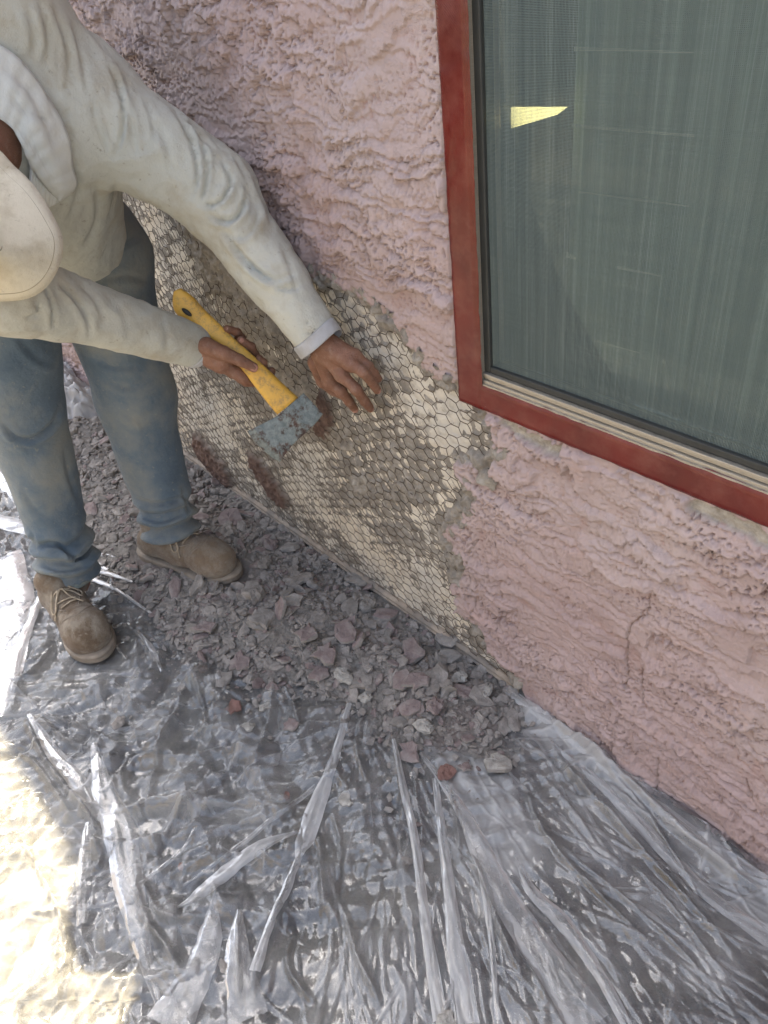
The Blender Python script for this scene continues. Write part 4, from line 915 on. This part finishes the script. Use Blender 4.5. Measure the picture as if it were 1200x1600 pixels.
for nm, A, B, bu in (('collar', [(-30, 55), (20, 85), (55, 125), (85, 170), (107, 220), (112, 262), (118, 290), (93, 313)], [(-30, 175), (0, 186), (22, 205), (38, 236), (50, 262), (66, 284), (80, 300), (92, 312)], .014),
                     ('collar', [(48, 250), (60, 262), (80, 285), (98, 305)], [(44, 300), (58, 314), (74, 322), (92, 314)], .004)):
    V, Q = sheet_between(A, B, f_shirt, .012, .022, bul=bu, n=34, m=14); N = vnormals(V, Q)
    V = creases(V, N*np.sign(((CP-V)*N).sum(1).mean()), [([(0, 100), (50, 150), (95, 250)], 7, 5), ([(10, 150), (50, 180), (85, 190)], 5, 5), ([(20, 190), (60, 240), (90, 290)], 5, 5), ([(60, 120), (85, 190), (100, 240)], 5, 3)])
    o = mk(nm, V, Q, m_collar, shirt); sm = o.modifiers.new('thickness', 'SOLIDIFY'); sm.thickness = .003; sm.offset = -1
# jeans
def f_jeans(P):
    def leg(h_, k_, a_, r0, r1, r2):
        e = smin(capsule(P, h_, k_, r0, r1), capsule(P, k_, a_, r1, r2), .03)
        return e
    d = leg(hipL, knL, anL, .112, .092, .066); d2 = leg(hipR, knR, anR, .112, .090, .064)
    d = smin(d, d2, .03); d = smin(d, capsule(P, hipL+[0, .01, .04], hipR+[0, -.01, .04], .115, .115), .04)
    d = smin(d, capsule(P, [-1.68, -.24, .90], [-1.70, -.40, .90], .118, .118), .04)
    for a_, k_, r_ in ((anL, knL, .063), (anR, knR, .063)):      # stacked folds above the hem
        ax = nrm(a_-k_); t = (P-a_) @ ax; w = np.exp(-((t+.045)/.05)**2)
        d = d-.009*w*np.sin(t*115+2.2*n3(P*12, 4))-.006*np.exp(-((t+.0)/.03)**2)
        near = np.linalg.norm(P-a_, axis=-1) < .13
        d = np.maximum(d, np.where(near, t-.012, -1)); d = np.maximum(d, -capsule(P, a_-ax*.005, a_+ax*.2, r_-.018, r_-.014))
    return d+.006*n3(P*8, 3)+.003*n3(P*19, 5)
je_lines = [([(0, 655), (22, 682), (52, 686), (84, 662), (95, 632)], 5, 9), ([(8, 690), (30, 695), (50, 705)], 4, 4), ([(50, 855), (88, 850), (124, 872), (146, 842)], 5, 9), ([(58, 880), (98, 892), (142, 882)], 4, 6),
    ([(50, 828), (54, 860), (70, 872)], 4, 5), ([(206, 778), (240, 788), (275, 782), (297, 768)], 5, 9), ([(212, 802), (250, 815), (292, 800)], 4, 5), ([(285, 760), (292, 790), (298, 810)], 4, 5), ([(160, 592), (198, 606), (240, 590)], 5, 4), ([(180, 640), (215, 655), (250, 640)], 5, 3),
    ([(120, 420), (170, 392), (232, 360)], 7, 5), ([(135, 452), (190, 432), (236, 440)], 7, 4), ([(20, 520), (60, 560), (90, 570)], 7, 4), ([(199, 600), (212, 640), (224, 690), (227, 765)], 1.6, 2.0), ([(150, 560), (180, 575), (225, 572)], 5, 5), ([(30, 760), (60, 800), (90, 810)], 6, 3), ([(100, 700), (110, 750), (130, 800)], 6, 3)]
jeans = build('jeans', f_jeans, (-1.90, -.72, .06), (-1.50, .0, 1.04), .0056, m_jeans, lines=je_lines)
band(anL+nrm(anL-knL)*.010, anL-knL, .0615, .014, .004, m_denimhi, 'hem', jeans); band(anR+nrm(anR-knR)*.010, anR-knR, .0605, .014, .004, m_denimhi, 'hem', jeans)
# boots
for bi, ((hx, hy), (tx, ty)) in enumerate(BOOTS):
    heel = np.array([hx, hy, 0]); toe = np.array([tx, ty, 0]); ax = nrm(toe-heel); L = np.linalg.norm(toe-heel); sdv = np.array([-ax[1], ax[0], 0]); z0_ = .012 if bi == 0 else .022; an = (anR, anL)[bi]
    if bi == 1: sdv = sdv
    def loc(t, s, z): return heel+ax*L*t+sdv*s+np.array([0, 0, z+z0_])
    def f_boot(P, loc=loc, an=an):
        up = [0, 0, 1.]
        d = capsule(P, loc(.80, .000, .050), loc(.87, .0, .046), .050, .049, (up, .84))
        d = smin(d, capsule(P, loc(.45, 0, .062), loc(.78, 0, .058), .042, .047), .03)
        d = smin(d, capsule(P, loc(.15, 0, .055), loc(.5, 0, .055), .039, .040), .03)
        d = smin(d, capsule(P, loc(.20, 0, .07), an+np.array([0, 0, -.005]), .040, .046), .03)
        d = smin(d, capsule(P, loc(.42, 0, .085), loc(.28, 0, .12), .034, .042), .02)
        d = d+.0030*n3(P*22, 6)+.0012*n3(P*60, 7)+.0030*np.abs(n3(P*[34, 34, 20], 8))*ss(.72, .45, ((P-loc(0, 0, 0)) @ ax)/L)
        t = ((P-loc(0, 0, 0)) @ ax)/L
        d = d+.0022*np.exp(-((t-.70)/.016)**2)*(P[..., 2] > z0_+.06)+.0022*np.exp(-((t-.62)/.016)**2)*(P[..., 2] > z0_+.06)
        d = np.maximum(d, loc(0, 0, .022)[2]-P[..., 2]); d = np.maximum(d, P[..., 2]-.175)
        return d
    lo = np.minimum(heel, toe)-[.07, .07, 0]; hi = np.maximum(heel, toe)+[.07, .07, 0]; lo[2] = 0; hi[2] = .20
    bt = build('boot', f_boot, lo, hi, .0032, m_boot)
    # sole: rounded welted slab following the outline of the upper
    cs = []
    for a in np.linspace(0, 2*PI, 72, endpoint=False):
        c_, s_ = math.cos(a), math.sin(a); t = .5+.5*c_; wdt = np.interp(t, [0, .12, .3, .5, .75, .9, 1], [.0, .037, .040, .041, .055, .045, .0]); 
        wdt = .0575*math.sqrt(max(0, 1-((t-.70)/.3005)**2)) if t > .70 else np.interp(t, [0, .03, .08, .2, .45, .7], [0, .020, .034, .042, .043, .0575])
        cs.append((t*(L+.045)-.022, math.copysign(wdt, s_) if abs(s_) > 1e-6 else 0))
    prof = [(-.006, .0), (.0, .004), (.001, .012), (-.0015, .015), (.002, .018), (.002, .0235), (-.004, .026), (-.02, .026)]
    V = []
    for (t, s) in cs:
        ln = math.hypot(t-.5*L, s); 
        for off, z in prof:
            k = 1+off/max(ln, .03); rise = .010*ss(.78, 1.1, np.float32(t/L)); V.append(heel+ax*(.5*L+(t-.5*L)*k)+sdv*s*k+np.array([0, 0, z+z0_-.004+float(rise)]))
    n = len(prof); Fc = [[i*n+j, ((i+1) % 72)*n+j, ((i+1) % 72)*n+j+1, i*n+j+1] for i in range(72) for j in range(n-1)]+[[i*n for i in range(72)][::-1], [i*n+n-1 for i in range(72)]]
    mk('sole', V, Fc, m_sole, bt)
    # laces and stitching laid on the upper
    def drop(t, s, off=.003, f_boot=f_boot, loc=loc):
        P = np.array([loc(t, s*k_, .18) for k_ in (1,)]); p = P[0]
        zs_ = np.arange(.19, .03, -.001); Q = np.stack([np.full_like(zs_, p[0]), np.full_like(zs_, p[1]), zs_], -1); v = f_boot(Q)-off; i = np.argmax(v < 0)
        return Q[i] if v[i] < 0 else Q[-1]
    for k, (t, w_) in enumerate(((.47, .022), (.54, .022), (.60, .020))):
        a_ = [drop(t+(.03 if k % 2 else 0)*(u_), s_, .003) for u_, s_ in zip(np.linspace(0, 1, 9), np.linspace(-w_, w_, 9))]
        v, f = tube(spline(a_, 3), .0021, 6); mk('lace', v, f, m_lace, bt)
    for path in ([(.47, .0), (.50, .022), (.56, .035), (.50, .040), (.46, .02)], [(.47, 0), (.52, -.02), (.58, -.035), (.53, -.042), (.45, -.018)], [(.47, .005), (.55, .012), (.64, .03)], [(.47, -.005), (.53, -.022), (.60, -.046)]):
        v, f = tube(spline([drop(t, s, .0045) for t, s in path], 6), .0021, 6); mk('lace', v, f, m_lace, bt)
    v, f = tube(spline([drop(.80-.10*abs(q_)**1.6, .043*q_, .0008) for q_ in np.linspace(-1, 1, 11)], 4), .0012, 5); mk('toe_seam', v, f, m_sole, bt)
    for s0 in (-1, 1):
        v, f = tube(spline([drop(t, s0*s, .0008) for t, s in ((.66, .016), (.58, .028), (.50, .034), (.40, .040))], 5), .0013, 5); mk('seam', v, f, m_sole, bt)

# hatchet
A0 = xp(283, 478, -1.37); A1 = xp(448, 655, -1.19); ha = nrm(A1-A0); hn = CP-(A0+A1)/2; hn = nrm(hn-np.dot(hn, ha)*ha); hs = np.cross(hn, ha)
hs = hs if np.dot(hs, CR) > 0 else -hs
def hp(px, py, v=0.): return plp(px, py, A1+hn*v, hn)
hatchet = empty('hatchet', 'hatchet with dirty yellow handle and worn steel head in his right hand', 'hatchet'); hatchet.location = A1
def extr(outline, thick, round_=.35, holes=None):
    """outline of points in the hatchet plane, thickness given per point; edges rounded"""
    n = len(outline); c = np.mean(outline, 0); V = []; lev = [(-1, .86), (-.72, .97), (0, 1.0), (.72, .97), (1, .86)]
    return n, lev, c
def strip_solid(up, lo, th, K=9):
    """solid between an upper and a lower edge line, oval section, thickness th(t)"""
    U = spline(up, 8); Lo = spline(lo, 8); n = 44; U = np.array([U[int(i)] for i in np.linspace(0, len(U)-1, n)]); Lo = np.array([Lo[int(i)] for i in np.linspace(0, len(Lo)-1, n)]); V = []; M_ = 20
    for i in range(n):
        t = i/(n-1); c = (U[i]+Lo[i])/2; h_ = (U[i]-Lo[i])/2
        for k in range(M_):
            a = 2*PI*k/M_; ca, sa = math.cos(a), math.sin(a); e = .62
            V.append(c+h_*math.copysign(abs(ca)**e, ca)+hn*th(t)*.5*math.copysign(abs(sa)**.8, sa))
    Fc = [[i*M_+k, i*M_+(k+1) % M_, (i+1)*M_+(k+1) % M_, (i+1)*M_+k] for i in range(n-1) for k in range(M_)]+[list(range(M_))[::-1], [(n-1)*M_+k for k in range(M_)]]
    return np.array(V), Fc
up_px = [(284, 451), (302, 464), (318, 482), (340, 503), (364, 527), (392, 552), (420, 578), (445, 602), (466, 621)]
lo_px = [(271, 458), (270, 478), (279, 494), (303, 508), (326, 528), (352, 548), (384, 586), (412, 622), (433, 648)]
V, Fc = strip_solid([hp(*p) for p in up_px], [hp(*p) for p in lo_px], lambda t: .020+.010*math.exp(-((t-.05)/.15)**2)+.004*t)
handle = mk('handle', V, Fc, m_yellow, hatchet)
hc = hp(292, 488, .0155); he1 = nrm(hp(299, 493)-hp(286, 483)); he2 = np.cross(hn, he1); V = []; Fc = []
for z in (-.0005, .0012):
    for k in range(20): a = 2*PI*k/20; V.append(hc+he1*.0115*math.cos(a)+he2*.0046*math.sin(a)+hn*z)
Fc = [list(range(20))[::-1], list(range(20, 40))]+[[k, (k+1) % 20, 20+(k+1) % 20, 20+k] for k in range(20)]
mk('hanging_hole', V, Fc, m_gasket, handle)
# head: grid between poll (upper right) and cutting edge (lower left)
top_px = [(474, 614), (455, 631), (436, 648), (418, 658), (402, 666), (386, 674)]; bot_px = [(504, 647), (490, 664), (473, 680), (460, 692), (447, 708), (437, 722)]
edge_px = [(386, 674), (398, 690), (412, 704), (425, 715), (437, 722)]
T_ = spline([hp(*p) for p in top_px], 8); B_ = spline([hp(*p) for p in bot_px], 8); n = 36; m_ = 16
T_ = np.array([T_[int(i)] for i in np.linspace(0, len(T_)-1, n)]); B_ = np.array([B_[int(i)] for i in np.linspace(0, len(B_)-1, n)])
ed = spline([hp(*p) for p in edge_px], 6); ed = np.array([ed[int(i)] for i in np.linspace(0, len(ed)-1, m_)])
pts_ = np.zeros((n, m_, 3)); 
for i in range(n):
    t = i/(n-1)
    for j in range(m_):
        s = j/(m_-1); p = T_[i]*(1-s)+B_[i]*s; off = ed[j]-(T_[-1]*(1-s)+B_[-1]*s); pts_[i, j] = p+off*t**3
th_ = lambda t, s: (.026*(1-.10*t) if t < .30 else np.interp(t, [.30, .42, .7, .88, 1], [.0255, .018, .0125, .0100, .0004]))*(1-.10*(2*s-1)**4)
Va = [pts_[i, j]+hn*(.5*th_(i/(n-1), j/(m_-1))) for i in range(n) for j in range(m_)]; Vb = [pts_[i, j]-hn*(.5*th_(i/(n-1), j/(m_-1))) for i in range(n) for j in range(m_)]
G = grid_faces(n, m_).tolist(); o_ = n*m_; Fc = G+[[k+o_ for k in f][::-1] for f in G]
per = [(0, j) for j in range(m_)]+[(i, m_-1) for i in range(1, n)]+[(n-1, j) for j in range(m_-2, -1, -1)]+[(i, 0) for i in range(n-2, 0, -1)]
per = [i*m_+j for i, j in per]; Fc += [[per[k], per[(k+1) % len(per)], per[(k+1) % len(per)]+o_, per[k]+o_] for k in range(len(per))]
bevel(mk('axe_head', np.array(Va+Vb), Fc, m_steel, hatchet), .0015, 2)
for ch in (handle, bpy.data.objects['axe_head']): ch.matrix_parent_inverse = Matrix.Translation(-Vector(A1))

# body: one mesh; coarse under the clothes, fine for head and hands
def chain(P, pts, rs, k=.003):
    d = None
    for a, b, r0, r1 in zip(pts[:-1], pts[1:], rs[:-1], rs[1:]):
        e = capsule(P, a, b, r0, r1); d = e if d is None else smin(d, e, k)
    return d
LH = dict(w=wp(497, 530, -.066), i=[wp(514, 596, -.055), wp(533, 611, -.045), wp(546, 628, -.030), wp(554, 639, -.016)], m=[wp(533, 585, -.060), wp(556, 608, -.052), wp(570, 627, -.034), wp(578, 638, -.018)],
          r=[wp(548, 569, -.055), wp(567, 581, -.050), wp(581, 597, -.032), wp(589, 609, -.018)], p=[wp(555, 556, -.040), wp(575, 572, -.030), wp(585, 584, -.020), wp(591, 592, -.012)],
          t=[wp(494, 566, -.050), wp(505, 595, -.034), wp(522, 610, -.020), wp(534, 617, -.014)])
def f_handL(P):
    w = LH['w']; d = capsule(P, w+(w-LH['m'][0])*.9, w, .027, .0265, ([0, 1, 0.], .8))
    for k, r0 in (('i', .0235), ('m', .024), ('r', .022), ('p', .019)): d = smin(d, capsule(P, w*.7+LH[k][0]*.3, LH[k][0], r0*.9, .0125), .014)
    d = smin(d, chain(P, LH['t'], [.017, .0145, .0115, .0095]), .012)
    e = None
    for k, rs in (('i', [.0118, .0105, .0092, .0080]), ('m', [.0120, .0106, .0094, .0082]), ('r', [.0116, .0102, .0090, .0080]), ('p', [.0105, .0090, .0080, .0070])):
        c = chain(P, LH[k], rs); c = smin(c, capsule(P, LH[k][1], LH[k][1]+1e-4, rs[1]*1.06, rs[1]*1.06), .003); e = c if e is None else smin(e, c, .0022)
    d = smin(d, e, .007)
    for k in 'imr':                                        # knuckle bumps and tendons
        q = LH[k][0]; d = smin(d, capsule(P, q+hn*.003, q+hn*.0031, .0105, .0105), .010)
    return d+.0006*n3(P*110, 8)
def H(px, py, v): return hp(px, py, v)
RH = dict(w=wrR+nrm(wrR-elR)*.004)
RF = [[H(346, 572, -.012), H(352, 548, -.034), H(377, 528, -.028), H(370, 519, -.010), H(355, 514, .004)],
      [H(362, 584, -.014), H(375, 566, -.036), H(399, 556, -.028), H(393, 542, -.010), H(376, 531, .006)],
      [H(376, 592, -.014), H(392, 582, -.036), H(411, 572, -.024), H(411, 566, -.008), H(405, 560, .001)],
      [H(384, 596, -.010), H(404, 598, -.034), H(420, 588, -.030), H(424, 580, -.022)]]
TH = [H(322, 541, .030), H(350, 552, .034), H(375, 563, .029), H(396, 574, .0215)]
def f_handR(P):
    w = RH['w']; ax = nrm(wrR-elR); d = capsule(P, w-ax*.05, w, .028, .027)
    d = smin(d, capsule(P, w, H(350, 556, .018), .027, .017), .014); d = smin(d, capsule(P, w, H(342, 570, .010), .026, .016), .014)
    d = smin(d, capsule(P, H(332, 558, .012), H(381, 591, -.004), .018, .0125), .012)
    d = smin(d, chain(P, TH, [.0185, .0145, .0118, .0098]), .006)
    e = None
    for k, q in enumerate(RF): c = chain(P, q, [.0105, .0100, .0094, .0088, .0078][:len(q)]); e = c if e is None else smin(e, c, .002)
    d = smin(d, e, .006)
    return d+.0006*n3(P*110, 8)
Uh = nrm([.80, -.42, .10]); Fh = np.array([.35, .66, -.66]); Fh = nrm(Fh-np.dot(Fh, Uh)*Uh); Sh = np.cross(Uh, Fh)
def hl(f, s, u): return hd+Fh*f+Sh*s+Uh*u
def f_head(P):
    d = capsule(P, hl(-.02, 0, .02), hl(.01, 0, .02), .085, .082, (Sh, .88)); d = smin(d, capsule(P, hl(.035, 0, -.02), hl(.045, 0, -.075), .062, .040, (Sh, .92)), .03)
    d = smin(d, capsule(P, hl(.088, 0, .0), hl(.105, 0, -.035), .010, .014), .010)
    d = smin(d, capsule(P, hl(.088, -.02, -.062), hl(.088, .02, -.062), .008, .008), .008); d = np.maximum(d, -capsule(P, hl(.103, -.022, -.062), hl(.103, .022, -.062), .0025, .0025))
    for s in (-1, 1):
        d = smin(d, capsule(P, hl(.078, s*.045, .022), hl(.088, s*.015, .024), .009, .010), .010); d = np.maximum(d, -capsule(P, hl(.095, s*.032, .003), hl(.097, s*.030, .003), .011, .011))
        d = smin(d, capsule(P, hl(-.005, s*.080, .010), hl(.0, s*.084, -.03), .014, .010, (Sh, .45)), .008)
    d = smin(d, capsule(P, hl(-.02, 0, -.05), nkb, .058, .062), .03)
    return d+.0015*n3(P*30, 9)
def f_core(P):
    d = capsule(P, wsL+[0, -.02, 0], chL, .09, .09); d = smin(d, capsule(P, wsR+[0, .02, 0], chR, .09, .09), .05); d = smin(d, capsule(P, shL, shR, .06, .06), .05)
    for a_, b_, c_, r in ((shL, elL, wrL, (.05, .042, .028)), (shR, elR, wrR, (.05, .042, .028)), (hipL, knL, anL+[-.01, 0, -.04], (.085, .058, .036)), (hipR, knR, anR+[-.01, 0, -.04], (.085, .058, .036))):
        d = smin(d, smin(capsule(P, a_, b_, r[0], r[1]), capsule(P, b_, c_, r[1], r[2]), .02), .03)
    d = smin(d, capsule(P, hipL, hipR, .09, .09), .04); return smin(d, capsule(P, nkb, (shL+shR)/2, .06, .07), .04)
def bb(pts, m): pts = np.array(pts); return pts.min(0)-m, pts.max(0)+m
pcs = []
pcs.append(surfnet(f_core, (-1.90, -.72, .05), (-1.05, .03, 1.40), .012))
lo, hi = bb([hd, nkb], .15); pcs.append(surfnet(f_head, lo, hi, .004))
lo, hi = bb([LH['w']]+[q for k in 'imrpt' for q in LH[k]], .03); hi[1] = min(hi[1], .02); pcs.append(surfnet(f_handL, lo, hi, .0017))
lo, hi = bb([RH['w']]+TH+[q for f in RF for q in f], .03); pcs.append(surfnet(f_handR, lo, hi, .0017))
V, Fc = [], []; b0 = 0
for v, q in pcs: V.append(v); Fc.append(q+b0); b0 += len(v)
body = mk('body', np.vstack(V), np.vstack(Fc), m_skin, person)
def nail(tip, prev, nv, r=.0058, lift=.006):
    ax = nrm(tip-prev); nv = nrm(nv-np.dot(nv, ax)*ax); sv = np.cross(ax, nv); c = tip+nv*lift-ax*.001; V = []; 
    for a in np.linspace(-1, 1, 9):
        for s in np.linspace(-1, 1, 7): V.append(c+ax*a*r*1.15+sv*s*r*math.sqrt(max(.05, 1-.75*abs(a)**3))+nv*(-.0022*s*s-.0008*a*a))
    o = mk('fingernail', V, grid_faces(9, 7), m_nail, body); sm = o.modifiers.new('thickness', 'SOLIDIFY'); sm.thickness = .0008; return o
for k in 'imr': nail(LH[k][3], LH[k][2], CP-LH[k][3], .0056, .0072)
nail(TH[3], TH[2], hn, .0072, .0088); nail(RF[0][4], RF[0][3], hn, .0050, .0070); nail(RF[1][4], RF[1][3], hn, .0052, .0070)
for s in (-1, 1):
    v, f, _ = lump(.012, 5, 14, 10, 1.0); v = v/np.linalg.norm(v, axis=1)[:, None]*.012; o = mk('eye', v+hl(.084, s*.031, .003), f, m_collar, body)
def f_hair(P):
    d = capsule(P, hl(-.025, 0, .018), hl(.0, 0, .02), .0905, .086, (Sh, .9)); return np.maximum(np.maximum(d, (P-hd) @ Fh-.03), -((P-hd) @ Uh)-.055)+.002*n3(P*60, 3)
lo, hi = bb([hd], .13); mk('hair', *surfnet(f_hair, lo, hi, .004), m_hair, person)
# cap: dome and long rounded peak
def f_dome(P):
    d = capsule(P, hl(-.025, 0, .040), hl(.012, 0, .040), .094, .092, (Sh, .93)); return np.maximum(d, -((P-hd) @ Uh)+.020)
lo, hi = bb([hd], .16); dome = mk('cap', *surfnet(f_dome, lo, hi, .0035), m_cap, person)
v, f = tube([hl(-.008, 0, .133), hl(-.008, 0, .137)], .008, 12); mk('cap_button', v, f, m_cap, dome)
V = []
ej = [(-70, 466), (-30, 470), (20, 469), (50, 463), (72, 448), (88, 425), (97, 398), (97, 370), (85, 342), (68, 312), (48, 285), (24, 262), (0, 236), (-28, 214)]
E_ = spline(ej, 6); nE = len(E_)
for i, e_ in enumerate(E_):
    t = i/(nE-1); ang = (t-.5)*PI*.86; inner = hl(-.005+.060*math.cos(ang), -.062*math.sin(ang), .030)
    d0 = np.dot(hl(.165, 0, .0)-CP, CW); dr = ray(*e_)
    outer = CP+dr*(d0+.025*(2*abs(t-.5))**2)
    for j in range(14):
        s = j/13; V.append(inner*(1-s)+outer*s+Uh*.016*math.sin(PI*s)*.8)
V = np.array(V)
pk = mk('cap_peak', V, grid_faces(nE, 14), m_cap, dome); sm = pk.modifiers.new('thickness', 'SOLIDIFY'); sm.thickness = .0035; sm.offset = 0
# row of stitching following the rim of the peak
m_thread = simple('cap_thread', (.36, .32, .23), .9, .2)
for q in (6, 12):
    v, f = tube(V.reshape(nE, 14, 3)[:, q]+Uh*.0019, .0008, 5); mk('peak_stitching', v, f, m_thread, pk)
